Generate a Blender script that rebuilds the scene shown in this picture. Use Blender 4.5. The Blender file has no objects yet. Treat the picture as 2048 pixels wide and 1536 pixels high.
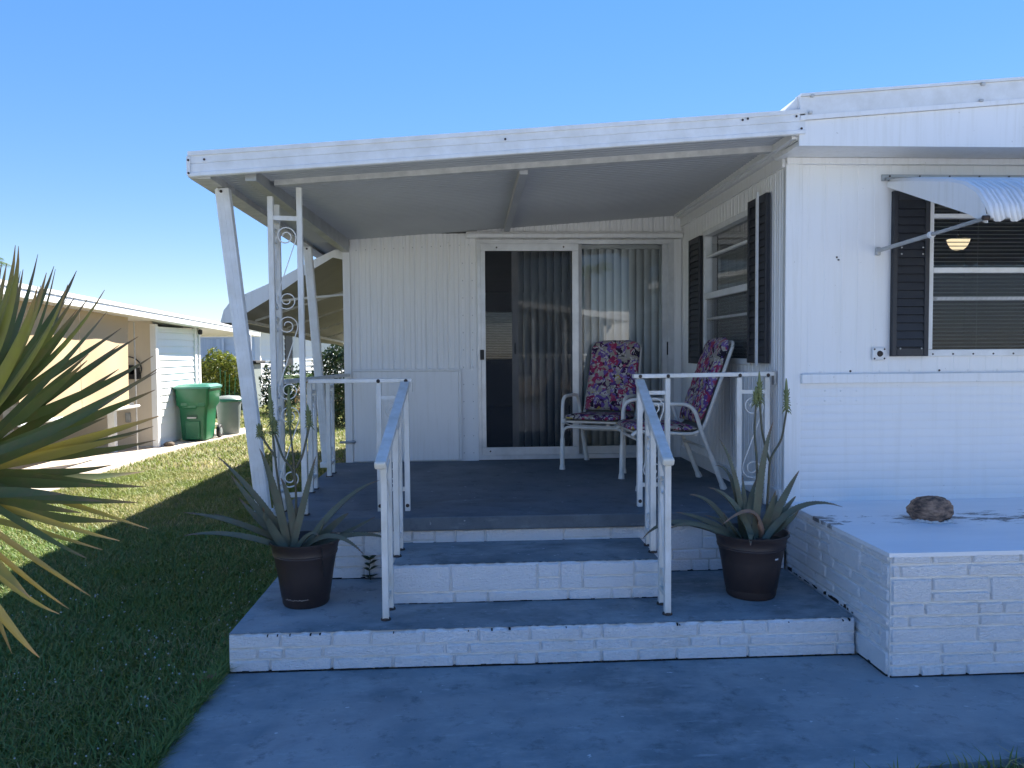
import bpy, bmesh, math, random
import numpy as np
from mathutils import Vector, Matrix
random.seed(7); rng = np.random.default_rng(7)
R = math.radians
scene = bpy.context.scene

# ------------------------------------------------------------------ camera, sky, sun, exposure
cam_d = bpy.data.cameras.new('camera'); cam = bpy.data.objects.new('camera', cam_d)
scene.collection.objects.link(cam); scene.camera = cam
cam_d.sensor_fit = 'HORIZONTAL'; cam_d.sensor_width = 36.0; cam_d.lens = 1540.0/2048*36
cam_d.clip_start = 0.05; cam_d.clip_end = 2000
M = Matrix(((0.99845392, 0.00998487, -0.05468155, 0.0),
            (-0.05506053, 0.04275288, -0.99756731, 0.0),
            (-0.00762279, 0.99903578, 0.04323656, 1.55),
            (0, 0, 0, 1)))
cam.matrix_world = M
SUN = Vector((0.57, 0.85, 1.0)).normalized()          # towards the sun: behind the house, to the right
ELEV = math.asin(SUN.z); AZ = math.atan2(SUN.x, SUN.y)
world = bpy.data.worlds.new('World'); scene.world = world; world.use_nodes = True
wn = world.node_tree; wn.nodes.clear()
sky = wn.nodes.new('ShaderNodeTexSky'); sky.sky_type = 'NISHITA'; sky.sun_disc = False
sky.sun_elevation = ELEV; sky.sun_rotation = AZ
sky.altitude = 0; sky.air_density = 1.0; sky.dust_density = 0.0; sky.ozone_density = 8.0
bg = wn.nodes.new('ShaderNodeBackground'); bg.inputs['Strength'].default_value = 0.145
wo = wn.nodes.new('ShaderNodeOutputWorld')
gm = wn.nodes.new('ShaderNodeGamma'); gm.inputs[1].default_value = 0.38
hs = wn.nodes.new('ShaderNodeHueSaturation'); hs.inputs['Saturation'].default_value = 1.98; hs.inputs['Value'].default_value = 1.04; hs.inputs['Hue'].default_value = 0.522
wn.links.new(sky.outputs[0], gm.inputs[0]); wn.links.new(gm.outputs[0], hs.inputs['Color']); wn.links.new(hs.outputs[0], bg.inputs[0]); wn.links.new(bg.outputs[0], wo.inputs[0])
sun_d = bpy.data.lights.new('sun', 'SUN'); sun_d.energy = 5.0; sun_d.angle = R(0.5); sun_d.color = (1.0, 0.95, 0.87)
sun = bpy.data.objects.new('sun', sun_d); scene.collection.objects.link(sun)
sun.rotation_euler = SUN.to_track_quat('Z', 'Y').to_euler()
vs = scene.view_settings
vs.view_transform = 'Standard'; vs.look = 'None'; vs.exposure = 1.98; vs.gamma = 1.0; vs.use_curve_mapping = False
scene.cycles.max_bounces = 8; scene.cycles.transparent_max_bounces = 16
scene.cycles.use_denoising = True

# ------------------------------------------------------------------ helpers
COL = scene.collection
ORG = {}
class MB:
    def __init__(s): s.v = []; s.f = []
    def add(s, vs, fs):
        o = len(s.v); s.v += [tuple(p) for p in vs]; s.f += [tuple(i+o for i in f) for f in fs]; return s
    def box(s, x0, x1, y0, y1, z0, z1):
        return s.add([(x0,y0,z0),(x1,y0,z0),(x1,y1,z0),(x0,y1,z0),(x0,y0,z1),(x1,y0,z1),(x1,y1,z1),(x0,y1,z1)],
                     [(0,3,2,1),(4,5,6,7),(0,1,5,4),(1,2,6,5),(2,3,7,6),(3,0,4,7)])
    def loft(s, A, B, caps=True):                       # two closed rings
        n = len(A); fs = [(i, (i+1) % n, n+(i+1) % n, n+i) for i in range(n)]
        if caps: fs += [tuple(range(n-1, -1, -1)), tuple(range(n, 2*n))]
        return s.add(list(A)+list(B), fs)
    def bar(s, p, q, w, h, up=(0, 0, 1)):               # square bar from p to q
        p = Vector(p); q = Vector(q); d = (q-p).normalized(); u = Vector(up)
        if abs(d.dot(u)) > .98: u = Vector((0, 1, 0))
        a = d.cross(u).normalized(); b = a.cross(d).normalized()
        ring = lambda c: [c-a*w/2-b*h/2, c+a*w/2-b*h/2, c+a*w/2+b*h/2, c-a*w/2+b*h/2]
        return s.loft(ring(p), ring(q))
    def tube(s, pts, r, n=8, caps=True):
        pts = [Vector(p) for p in pts]; k = len(pts)
        rs = r if isinstance(r, (list, tuple)) else [r]*k
        t0 = (pts[1]-pts[0]).normalized()
        u = Vector((0, 0, 1)) if abs(t0.z) < .9 else Vector((1, 0, 0))
        a = t0.cross(u).normalized(); vs = []; fs = []
        for i in range(k):
            t = (pts[min(i+1, k-1)]-pts[max(i-1, 0)]).normalized()
            a = (a-t*a.dot(t)).normalized(); b = t.cross(a)
            for j in range(n):
                th = 2*math.pi*j/n; vs.append(pts[i]+(a*math.cos(th)+b*math.sin(th))*rs[i])
        for i in range(k-1):
            for j in range(n): fs.append((i*n+j, i*n+(j+1) % n, (i+1)*n+(j+1) % n, (i+1)*n+j))
        if caps: fs += [tuple(range(n-1, -1, -1)), tuple(range((k-1)*n, k*n))]
        return s.add(vs, fs)
    def lathe(s, prof, c=(0, 0, 0), n=32, ax='z', caps=False):
        vs = []; fs = []; k = len(prof)
        for r, z in prof:
            for j in range(n):
                t = 2*math.pi*j/n; x, y = r*math.cos(t), r*math.sin(t)
                vs.append((c[0]+x, c[1]+y, c[2]+z) if ax == 'z' else ((c[0]+x, c[1]+z, c[2]+y) if ax == 'y' else (c[0]+z, c[1]+x, c[2]+y)))
        for i in range(k-1):
            for j in range(n): fs.append((i*n+j, i*n+(j+1) % n, (i+1)*n+(j+1) % n, (i+1)*n+j))
        if caps: fs += [tuple(range(n-1, -1, -1)), tuple(range((k-1)*n, k*n))]
        return s.add(vs, fs)
    def grid(s, P):                                      # P[i][j] points
        n, m = len(P), len(P[0])
        return s.add([p for row in P for p in row], [(i*m+j, i*m+j+1, (i+1)*m+j+1, (i+1)*m+j) for i in range(n-1) for j in range(m-1)])
    def xf(s, mat): s.v = [tuple(mat @ Vector(p)) for p in s.v]; return s
    def build(s, name, mat, parent=None, smooth=None, bevel=0, seg=1, solid=0):
        me = bpy.data.meshes.new(name)
        o = Vector((0, 0, 0)) if parent is None else ORG.get(parent, Vector((0, 0, 0)))
        me.from_pydata([(p[0]-o.x, p[1]-o.y, p[2]-o.z) for p in s.v], [], s.f)
        me.update()
        if smooth is not None:
            me.polygons.foreach_set('use_smooth', [True]*len(me.polygons)); me.set_sharp_from_angle(angle=R(smooth))
        me.materials.append(mat)
        ob = bpy.data.objects.new(name, me); COL.objects.link(ob)
        if parent is not None: ob.parent = parent; ORG[ob] = o
        if solid:
            m = ob.modifiers.new('solid', 'SOLIDIFY'); m.thickness = solid; m.offset = 0
        if bevel:
            m = ob.modifiers.new('bevel', 'BEVEL'); m.width = bevel; m.segments = seg; m.limit_method = 'ANGLE'; m.angle_limit = R(40)
        return ob
def thing(name, label, cat, loc=(0, 0, 0), group=None):
    o = bpy.data.objects.new(name, None); COL.objects.link(o); o.location = loc
    o.empty_display_size = .1
    ORG[o] = Vector(loc); o['label'] = label; o['category'] = cat
    if group: o['group'] = group
    return o
def tag(o, label, cat, group=None, kind=None):
    o['label'] = label; o['category'] = cat
    if group: o['group'] = group
    if kind: o['kind'] = kind
    return o
def struct(o): o['kind'] = 'structure'; return o
def bx(name, m, parent, *a, **k): return MB().box(*a).build(name, m, parent, **k)

# ------------------------------------------------------------------ materials
def new_mat(name):
    m = bpy.data.materials.new(name); m.use_nodes = True
    nt = m.node_tree; b = nt.nodes['Principled BSDF']; return m, nt, b
def N(nt, t, **k):
    n = nt.nodes.new(t)
    for a, v in k.items():
        if a in n.inputs: n.inputs[a].default_value = v
        else: setattr(n, a, v)
    return n
def coords(nt, scale=(1, 1, 1), kind='Object', rot=(0, 0, 0)):
    tc = N(nt, 'ShaderNodeTexCoord'); mp = N(nt, 'ShaderNodeMapping')
    mp.inputs['Scale'].default_value = scale; mp.inputs['Rotation'].default_value = rot
    nt.links.new(tc.outputs[kind], mp.inputs[0]); return mp.outputs[0]
def ramp(nt, fac, stops):
    r = N(nt, 'ShaderNodeValToRGB'); e = r.color_ramp.elements
    while len(e) < len(stops): e.new(.5)
    for i, (p, c) in enumerate(stops): e[i].position = p; e[i].color = (c[0], c[1], c[2], 1) if not isinstance(c, (int, float)) else (c, c, c, 1)
    nt.links.new(fac, r.inputs[0]); return r.outputs[0]
def noise(nt, co, scale, detail=4, rough=.6, dist=0):
    n = N(nt, 'ShaderNodeTexNoise'); n.inputs['Scale'].default_value = scale; n.inputs['Detail'].default_value = detail
    n.inputs['Roughness'].default_value = rough; n.inputs['Distortion'].default_value = dist
    nt.links.new(co, n.inputs['Vector']); return n.outputs[0]
def mixc(nt, fac, a, b, mode='MIX'):
    m = N(nt, 'ShaderNodeMix', data_type='RGBA', blend_type=mode)
    for s, v in ((0, fac), (6, a), (7, b)):
        if isinstance(v, (int, float)): m.inputs[s].default_value = v
        elif isinstance(v, tuple): m.inputs[s].default_value = (v[0], v[1], v[2], 1)
        else: nt.links.new(v, m.inputs[s])
    return m.outputs[2]
def bump(nt, b, h, strength, dist=.01):
    n = N(nt, 'ShaderNodeBump'); n.inputs['Strength'].default_value = strength; n.inputs['Distance'].default_value = dist
    nt.links.new(h, n.inputs['Height']); nt.links.new(n.outputs[0], b.inputs['Normal'])
def simple(name, c1, c2=None, scale=6, rough=.5, metal=0, bstr=0, bscale=60, stretch=(1, 1, 1), spec=.5, lo=.35, hi=.65, bdist=.004):
    m, nt, b = new_mat(name); b.inputs['Roughness'].default_value = rough; b.inputs['Metallic'].default_value = metal
    b.inputs['Specular IOR Level'].default_value = spec
    co = coords(nt, stretch)
    if c2 is None: c2 = tuple(x*.88 for x in c1)
    f = ramp(nt, noise(nt, co, scale), [(lo, 0), (hi, 1)])
    nt.links.new(mixc(nt, f, tuple(c1), tuple(c2)), b.inputs['Base Color'])
    if bstr: bump(nt, b, noise(nt, co, bscale, 5), bstr, bdist)
    return m
def streaked_white(name, base, stain, amount=.5, rough=.45):
    m, nt, b = new_mat(name); b.inputs['Roughness'].default_value = rough
    st = ramp(nt, noise(nt, coords(nt, (9, 9, .5)), 3, 5, .65), [(.48, 0), (.8, amount)])
    bl = ramp(nt, noise(nt, coords(nt), 1.1, 4), [(.4, 0), (.75, amount*.8)])
    c = mixc(nt, st, base, stain); c = mixc(nt, bl, c, tuple(x*.93 for x in base))
    sp = ramp(nt, noise(nt, coords(nt), 55, 2, .5), [(.74, 0), (.78, .5)])
    c = mixc(nt, sp, c, tuple(x*.6 for x in stain))
    nt.links.new(c, b.inputs['Base Color']); bump(nt, b, noise(nt, coords(nt), 14, 3), .05, .01)
    return m
MT = {}
MT['wall'] = streaked_white('wall_white', (.81, .81, .80), (.68, .66, .60), .35)
MT['trim'] = streaked_white('trim_white', (.80, .80, .79), (.58, .56, .49), .45, .4)
MT['metal'] = simple('white_metal', (.76, .77, .77), (.66, .66, .64), 9, .35)
MT['rail'] = simple('rail_white', (.74, .74, .72), (.60, .58, .52), 12, .4, stretch=(1, 1, .4), bstr=.06, bscale=40)
MT['galv'] = simple('galvanised', (.46, .47, .47), (.36, .37, .37), 7, .42, .6)
MT['ceil'] = simple('ceiling_pan', (.49, .50, .50), (.41, .42, .43), .9, .5, 0)
MT['beam'] = simple('beam_grey', (.55, .55, .53), (.42, .42, .41), 14, .5)
MT['awn'] = simple('awning_underside', (.27, .27, .24), (.22, .22, .20), 1.2, .6)
MT['grout'] = simple('joint_shadow_white', (.74, .74, .73), (.62, .62, .60), 9, .6, bstr=.4, bscale=40)  # white-painted joints toned darker so their shadow lines show
MT['hood'] = simple('hood_white', (.80, .80, .79), (.66, .66, .65), 5, .6, stretch=(1, .3, 1))
MT['rust'] = simple('rusty_screw', (.07, .045, .035), (.03, .025, .02), 40, .8)
MT['cap'] = simple('cap_plastic', (.74, .70, .60), (.66, .62, .52), 12, .45)
MT['shutter'] = simple('shutter_black', (.018, .020, .026), (.026, .028, .033), 14, .5, bstr=.05)
MT['door_alu'] = simple('door_aluminium', (.66, .67, .67), (.54, .55, .55), 8, .35, .25)
MT['stile'] = simple('stile_grey', (.36, .36, .35), (.29, .29, .29), 8, .4, .3)
MT['dark'] = simple('dark_gap', (.012, .012, .014), (.022, .02, .018), 30, .9)
MT['blind'] = simple('blind_vinyl', (.55, .55, .53), (.47, .47, .46), 3, .5)
MT['vslat'] = simple('vertical_slat', (.74, .75, .74), (.66, .67, .67), 2.5, .55)
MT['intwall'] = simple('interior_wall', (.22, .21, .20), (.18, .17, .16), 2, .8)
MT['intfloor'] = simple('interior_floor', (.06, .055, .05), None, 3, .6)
MT['navy'] = simple('navy_fabric', (.008, .010, .022), None, 30, .9)
def concrete(name, a, b2, c3, big=.9, white=0, stain=None, grey=None):
    m, nt, b = new_mat(name); b.inputs['Specular IOR Level'].default_value = .35
    co = coords(nt); cs = coords(nt, (.75, 1.15, 1)); cs2 = coords(nt, (.4, 1.5, 1), rot=(0, 0, .25))
    f1 = ramp(nt, noise(nt, co, big, 6, .62, .4), [(.38, 0), (.60, 1)])
    f2 = ramp(nt, noise(nt, cs, 3.0, 7, .7), [(.44, 0), (.66, .9)])
    c = mixc(nt, f1, a, b2); c = mixc(nt, f2, c, c3)
    if grey:
        f6 = ramp(nt, noise(nt, co, big*.75, 4, .55, .8), [(.50, 0), (.68, .85)]); c = mixc(nt, f6, c, grey)
    f3 = ramp(nt, noise(nt, co, 9, 8, .78), [(.54, 0), (.70, .7)]); c = mixc(nt, f3, c, tuple(x*.5 for x in a))
    f7 = ramp(nt, noise(nt, cs2, 16, 5, .7), [(.58, 0), (.72, .5)]); c = mixc(nt, f7, c, tuple(min(1, x*1.35) for x in c3))
    if stain:
        f8 = ramp(nt, noise(nt, cs, 1.5, 6, .68, .5), [(.58, 0), (.74, .6)]); c = mixc(nt, f8, c, stain)
    f4 = ramp(nt, noise(nt, co, 70, 2, .5), [(.72, 0), (.78, .8)]); c = mixc(nt, f4, c, tuple(x*.35 for x in a))
    if white:
        f5 = ramp(nt, noise(nt, cs, 26, 3, .5), [(.72, 0), (.75, white)]); c = mixc(nt, f5, c, (.6, .62, .64))
    nt.links.new(c, b.inputs['Base Color'])
    r_ = ramp(nt, noise(nt, co, 2.2, 5), [(.3, .55), (.7, .85)]); nt.links.new(r_, b.inputs['Roughness'])
    bump(nt, b, noise(nt, co, 45, 6, .7), .3, .004); return m
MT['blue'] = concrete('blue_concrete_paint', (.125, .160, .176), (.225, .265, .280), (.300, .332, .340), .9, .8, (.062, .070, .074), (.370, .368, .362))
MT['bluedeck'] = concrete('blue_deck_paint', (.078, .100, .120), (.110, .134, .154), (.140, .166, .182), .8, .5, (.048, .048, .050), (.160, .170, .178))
MT['path'] = concrete('pale_concrete', (.50, .43, .35), (.42, .36, .29), (.55, .48, .40), .5)
MT['street'] = concrete('pale_bounce_concrete', (.32, .34, .38), (.28, .30, .34), (.36, .38, .41), .5)  # pale tone chosen to bounce sunlight from the unseen ground
MT['asphalt'] = concrete('asphalt', (.055, .055, .055), (.07, .07, .07), (.06, .06, .06), .5)
def paint_stone(name):
    m, nt, b = new_mat(name); b.inputs['Roughness'].default_value = .5
    co = coords(nt)
    c = mixc(nt, ramp(nt, noise(nt, co, 5, 4), [(.4, 0), (.75, .5)]), (.87, .87, .87), (.80, .80, .79))
    sp = ramp(nt, noise(nt, co, 34, 4, .65), [(.73, 0), (.78, .75)]); c = mixc(nt, sp, c, (.30, .27, .22))
    c = mixc(nt, ramp(nt, noise(nt, co, 2.3, 6, .7), [(.60, 0), (.76, .5)]), c, (.50, .49, .42))
    # grime sits low on the masonry, ragged
    tc = N(nt, 'ShaderNodeTexCoord'); sx = N(nt, 'ShaderNodeSeparateXYZ'); nt.links.new(tc.outputs['Object'], sx.inputs[0])
    nt.links.new(c, b.inputs['Base Color'])
    h = N(nt, 'ShaderNodeMath', operation='ADD'); n1 = noise(nt, coords(nt), 28, 6, .65, .6); n2 = noise(nt, coords(nt, (1, 1, 2.2)), 75, 3, .6)
    nt.links.new(n1, h.inputs[0]); nt.links.new(n2, h.inputs[1]); bump(nt, b, h.outputs[0], .9, .016)
    return m
MT['stone'] = paint_stone('painted_stone')
MT['stone_edge'] = simple('mossy_stone', (.62, .61, .56), (.18, .19, .14), 14, .7, bstr=.5, bscale=30, lo=.45, hi=.7)
def glass(name, k=1.4, tint=(.93, .96, .95)):
    m, nt, b = new_mat(name); nt.nodes.remove(b)
    out = [n for n in nt.nodes if n.type == 'OUTPUT_MATERIAL'][0]
    fr = N(nt, 'ShaderNodeFresnel'); fr.inputs[0].default_value = 1.5
    mu = N(nt, 'ShaderNodeMath', operation='MULTIPLY', use_clamp=True); mu.inputs[1].default_value = k
    nt.links.new(fr.outputs[0], mu.inputs[0])
    tr = N(nt, 'ShaderNodeBsdfTransparent'); tr.inputs[0].default_value = (*tint, 1)
    gl = N(nt, 'ShaderNodeBsdfGlossy'); gl.inputs['Roughness'].default_value = .012
    mx = N(nt, 'ShaderNodeMixShader'); nt.links.new(mu.outputs[0], mx.inputs[0])
    nt.links.new(tr.outputs[0], mx.inputs[1]); nt.links.new(gl.outputs[0], mx.inputs[2]); nt.links.new(mx.outputs[0], out.inputs[0])
    return m
MT['glass'] = glass('window_glass', 1.6); MT['glass2'] = glass('side_window_glass', .5); 
def screen_mat(name, col, open_):
    m, nt, b = new_mat(name); out = [n for n in nt.nodes if n.type == 'OUTPUT_MATERIAL'][0]
    b.inputs['Base Color'].default_value = (*col, 1); b.inputs['Roughness'].default_value = .8
    tr = N(nt, 'ShaderNodeBsdfTransparent'); mx = N(nt, 'ShaderNodeMixShader'); mx.inputs[0].default_value = 1-open_
    nt.links.new(tr.outputs[0], mx.inputs[1]); nt.links.new(b.outputs[0], mx.inputs[2]); nt.links.new(mx.outputs[0], out.inputs[0]); return m
MT['screen'] = screen_mat('insect_screen', (.05, .053, .06), .66)
MT['fdimmer'] = screen_mat('far_dimming_sheet', (.03, .032, .036), .30)  # sheet added to cut the daylight through the far room window
def leaf_mat(name, c1, c2, c3, rough=.45, trans=.25, sc=8, patch=None, tip=None):
    m, nt, b = new_mat(name); out = [n for n in nt.nodes if n.type == 'OUTPUT_MATERIAL'][0]
    geo = N(nt, 'ShaderNodeNewGeometry')
    c = ramp(nt, geo.outputs['Random Per Island'], [(0, c1), (.55, c2), (1, c3)])
    c = mixc(nt, ramp(nt, noise(nt, coords(nt), sc, 3), [(.4, 0), (.7, .6)]), c, tuple(x*.72 for x in c2))
    if patch: c = mixc(nt, ramp(nt, noise(nt, coords(nt), 1.3, 5, .65), [(.42, 0), (.58, .8)]), c, patch)
    if tip:
        at = N(nt, 'ShaderNodeAttribute'); at.attribute_name = 'along'
        c = mixc(nt, ramp(nt, noise(nt, coords(nt), 24, 3), [(.45, 0), (.75, .35)]), c, tuple(x*.8 for x in tip))
        c = mixc(nt, ramp(nt, at.outputs['Fac'], [(.80, 0), (.97, .9)]), c, tip)
    nt.links.new(c, b.inputs['Base Color']); b.inputs['Roughness'].default_value = rough
    b.inputs['Specular IOR Level'].default_value = .35
    tl = N(nt, 'ShaderNodeBsdfTranslucent'); nt.links.new(c, tl.inputs[0])
    mx = N(nt, 'ShaderNodeMixShader'); mx.inputs[0].default_value = trans
    nt.links.new(b.outputs[0], mx.inputs[1]); nt.links.new(tl.outputs[0], mx.inputs[2]); nt.links.new(mx.outputs[0], out.inputs[0])
    return m
MT['grass'] = leaf_mat('grass_blade', (.14, .20, .035), (.26, .27, .075), (.55, .46, .23), .55, .35, 1.2, (.15, .21, .035))
MT['grassg'] = leaf_mat('grass_blade_green', (.10, .20, .045), (.16, .26, .065), (.25, .29, .09), .5, .35, 1.2)
MT['soil'] = simple('lawn_soil', (.10, .10, .035), (.16, .13, .06), 2.2, .95, bstr=.6, bscale=40, lo=.3, hi=.7, bdist=.02)
MT['yucca'] = leaf_mat('yucca_leaf', (.060, .090, .030), (.105, .140, .042), (.22, .22, .045), .44, .26, 3, None, (.22, .15, .08))
MT['yuccay'] = leaf_mat('yucca_leaf_yellow', (.26, .24, .05), (.34, .30, .08), (.42, .34, .14), .45, .35, 3, None, (.40, .28, .15))
MT['aloe'] = leaf_mat('aloe_leaf', (.090, .115, .075), (.115, .135, .090), (.140, .145, .095), .5, .06, 9, None, (.20, .11, .07))
MT['aloedry'] = simple('aloe_dry_leaf', (.30, .17, .12), (.22, .14, .08), 20, .6)
MT['stalk'] = simple('aloe_stalk', (.10, .085, .055), (.07, .08, .05), 18, .6)
MT['flower'] = simple('aloe_bud', (.17, .19, .06), (.12, .15, .06), 30, .5)
MT['pot'] = simple('brown_pot', (.046, .031, .027), (.032, .023, .021), 5, .48, bstr=.08, bscale=30)
MT['potsoil'] = simple('pot_soil', (.03, .022, .016), (.05, .036, .025), 30, .95, bstr=.8, bscale=60)
MT['chair'] = simple('chair_white', (.74, .72, .66), (.62, .60, .54), 8, .35)
MT['wood'] = simple('coconut_husk', (.46, .28, .18), (.10, .065, .05), 16, .85, bstr=.9, bscale=26, stretch=(1, 1, 2.6), lo=.38, hi=.62, bdist=.02)
MT['siding'] = streaked_white('siding_white', (.80, .81, .80), (.64, .63, .58), .25)
MT['siding_shaded'] = streaked_white('siding_shade_blue', (.70, .75, .80), (.55, .58, .6), .25)  # blue of the shade put into the far house's shaded face
MT['beige'] = streaked_white('siding_beige', (.66, .58, .46), (.52, .46, .37), .3)
MT['shade'] = screen_mat('tan_shade_cloth', (.54, .40, .24), .12)
MT['green'] = simple('bin_green', (.012, .13, .055), (.010, .11, .048), 4, .36)
MT['binlid'] = simple('bin_lid_green', (.03, .17, .12), None, 4, .4)
MT['greybin'] = simple('bin_grey', (.20, .23, .22), None, 4, .5)
MT['black'] = simple('black_rubber', (.015, .015, .016), None, 20, .6)
MT['lampglow'], _nt, _b = new_mat('lit_lamp_shade')
_b.inputs['Base Color'].default_value = (.8, .7, .5, 1); _b.inputs['Emission Color'].default_value = (1, .80, .50, 1); _b.inputs['Emission Strength'].default_value = .30
MT['bark'] = simple('bark', (.16, .12, .085), (.09, .07, .05), 14, .95, bstr=.8, bscale=20, bdist=.02)
MT['bushy'] = leaf_mat('bush_yellow_green', (.10, .15, .02), (.17, .20, .03), (.26, .25, .04), .5, .3, 2)
MT['bushd'] = leaf_mat('bush_dark', (.02, .045, .018), (.035, .065, .025), (.06, .085, .03), .4, .15, 2)
MT['bushm'] = leaf_mat('bush_mid', (.05, .10, .03), (.075, .13, .04), (.12, .16, .06), .45, .25, 2)
MT['clover'] = simple('clover_white', (.44, .46, .42), None, 40, .8)
def floral(name):
    m, nt, b = new_mat(name); b.inputs['Roughness'].default_value = .85; b.inputs['Specular IOR Level'].default_value = .2
    co = coords(nt); nz = N(nt, 'ShaderNodeTexNoise'); nz.inputs['Scale'].default_value = 17; nz.inputs['Detail'].default_value = 3
    nt.links.new(co, nz.inputs['Vector'])
    ad = N(nt, 'ShaderNodeVectorMath', operation='MULTIPLY_ADD'); nt.links.new(nz.outputs[1], ad.inputs[0]); ad.inputs[1].default_value = (.10, .10, .10); nt.links.new(co, ad.inputs[2])
    def vor(scale, rnd=1):
        v = N(nt, 'ShaderNodeTexVoronoi'); v.inputs['Scale'].default_value = scale; nt.links.new(ad.outputs[0], v.inputs['Vector'])
        sp = N(nt, 'ShaderNodeSeparateColor'); nt.links.new(v.outputs['Color'], sp.inputs[0]); return v.outputs['Distance'], sp
    d1, s1 = vor(17)
    def stepped(fac, stops):
        r = N(nt, 'ShaderNodeValToRGB'); r.color_ramp.interpolation = 'CONSTANT'; e = r.color_ramp.elements
        while len(e) < len(stops): e.new(.5)
        for i, (p, c) in enumerate(stops): e[i].position = p; e[i].color = (*c, 1)
        nt.links.new(fac, r.inputs[0]); return r.outputs[0]
    base = stepped(s1.outputs[0], [(0, (.30, .27, .22)), (.30, (.11, .055, .20)), (.46, (.33, .29, .24)), (.58, (.055, .020, .075)), (.70, (.20, .13, .33)), (.82, (.26, .03, .085)), (.93, (.020, .016, .03))])
    d2, s2 = vor(31)
    fine = stepped(s2.outputs[1], [(0, (.14, .075, .26)), (.22, (.30, .035, .09)), (.38, (.06, .018, .06)), (.52, (.03, .022, .04)), (.62, (.34, .07, .13)), (.72, (.34, .31, .27)), (.95, (.40, .30, .06))])
    k = stepped(s2.outputs[2], [(0, (0, 0, 0)), (.52, (1, 1, 1))])
    c = mixc(nt, k, base, fine)
    d3, s3 = vor(60)
    k3 = stepped(s3.outputs[0], [(0, (0, 0, 0)), (.86, (1, 1, 1))]); c = mixc(nt, k3, c, (.48, .44, .42))
    nt.links.new(c, b.inputs['Base Color']); bump(nt, b, noise(nt, co, 22, 3), .25, .01); return m
MT['floral'] = floral('floral_fabric')
MT['floralback'] = simple('cushion_back', (.20, .19, .17), None, 30, .9)
ALOE_L=[((-1.045,4.187,0.576),(-1.145,4.165,0.812),(-1.344,4.137,1.009),0.050),((-1.064,4.186,0.590),(-1.208,4.152,0.795),(-1.264,4.111,0.908),0.045),((-1.007,4.185,0.516),(-1.064,4.143,0.919),(-1.106,4.090,1.047),0.060),((-1.065,4.185,0.544),(-1.290,4.143,0.687),(-1.507,4.090,0.716),0.045),((-1.079,4.189,0.537),(-1.245,4.180,0.644),(-1.376,4.169,0.690),0.040),((-1.071,4.181,0.519),(-1.279,4.105,0.632),(-1.480,4.010,0.612),0.045),((-0.963,4.193,0.533),(-0.980,4.214,0.786),(-1.036,4.240,0.866),0.045),((-0.943,4.192,0.533),(-0.886,4.204,0.819),(-0.839,4.220,0.987),0.050),((-0.916,4.190,0.540),(-0.688,4.190,0.802),(-0.495,4.190,0.852),0.050),((-0.878,4.193,0.512),(-0.710,4.214,0.647),(-0.673,4.240,0.664),0.050),((-0.794,4.195,0.509),(-0.606,4.238,0.595),(-0.533,4.290,0.631),0.035),((-0.864,4.190,0.519),(-0.593,4.190,0.608),(-0.434,4.190,0.519),0.040),((-0.914,4.180,0.535),(-0.732,4.095,0.655),(-0.559,3.990,0.501),0.045),((-0.903,4.185,0.501),(-0.802,4.143,0.573),(-0.778,4.090,0.659),0.045),((-1.033,4.183,0.504),(-1.092,4.119,0.641),(-1.081,4.040,0.747),0.060),((-0.941,4.183,0.515),(-0.852,4.119,0.620),(-0.798,4.040,0.590),0.040),((-1.054,4.195,0.555),(-1.157,4.238,0.626),(-1.279,4.290,0.754),0.050),((-0.996,4.195,0.507),(-0.971,4.238,0.717),(-0.945,4.290,0.686),0.050)]
ALOE_R=[((1.448,4.143,0.517),(1.355,4.164,0.738),(1.211,4.190,0.744),0.050),((1.538,4.137,0.523),(1.448,4.116,0.762),(1.289,4.090,0.799),0.060),((1.386,4.135,0.533),(1.072,4.092,0.704),(0.917,4.040,0.540),0.050),((1.411,4.132,0.520),(1.194,4.069,0.658),(1.031,3.990,0.594),0.045),((1.414,4.140,0.525),(1.272,4.140,0.634),(1.119,4.140,0.657),0.050),((1.501,4.143,0.516),(1.468,4.164,0.933),(1.379,4.190,1.052),0.045),((1.501,4.145,0.593),(1.476,4.188,0.925),(1.373,4.240,0.894),0.035),((1.579,4.140,0.501),(1.591,4.140,0.934),(1.664,4.140,1.148),0.055),((1.686,4.143,0.499),(1.746,4.164,0.748),(1.836,4.190,0.868),0.050),((1.634,4.145,0.525),(1.779,4.188,0.683),(1.839,4.240,0.713),0.035),((1.627,4.144,0.499),(1.816,4.178,0.761),(2.103,4.220,0.650),0.050),((1.684,4.137,0.493),(1.749,4.116,0.573),(1.791,4.090,0.665),0.055),((1.535,4.129,0.505),(1.499,4.035,0.600),(1.461,3.920,0.518),0.050),((1.505,4.135,0.498),(1.429,4.092,0.566),(1.354,4.040,0.671),0.055),((1.592,4.139,0.495),(1.662,4.130,0.672),(1.672,4.120,0.771),0.050),((1.528,4.145,0.514),(1.518,4.188,0.714),(1.531,4.240,0.838),0.040),((1.528,4.144,0.515),(1.547,4.178,0.726),(1.604,4.220,0.821),0.045),((1.621,4.145,0.493),(1.692,4.188,0.685),(1.731,4.240,0.722),0.050),((1.443,4.146,0.503),(1.461,4.197,0.582),(1.319,4.260,0.612),0.050)]
ALOE_DRY=[((1.623,4.134,0.528),(1.575,4.083,0.767),(1.344,4.020,0.612),0.045)]
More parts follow.
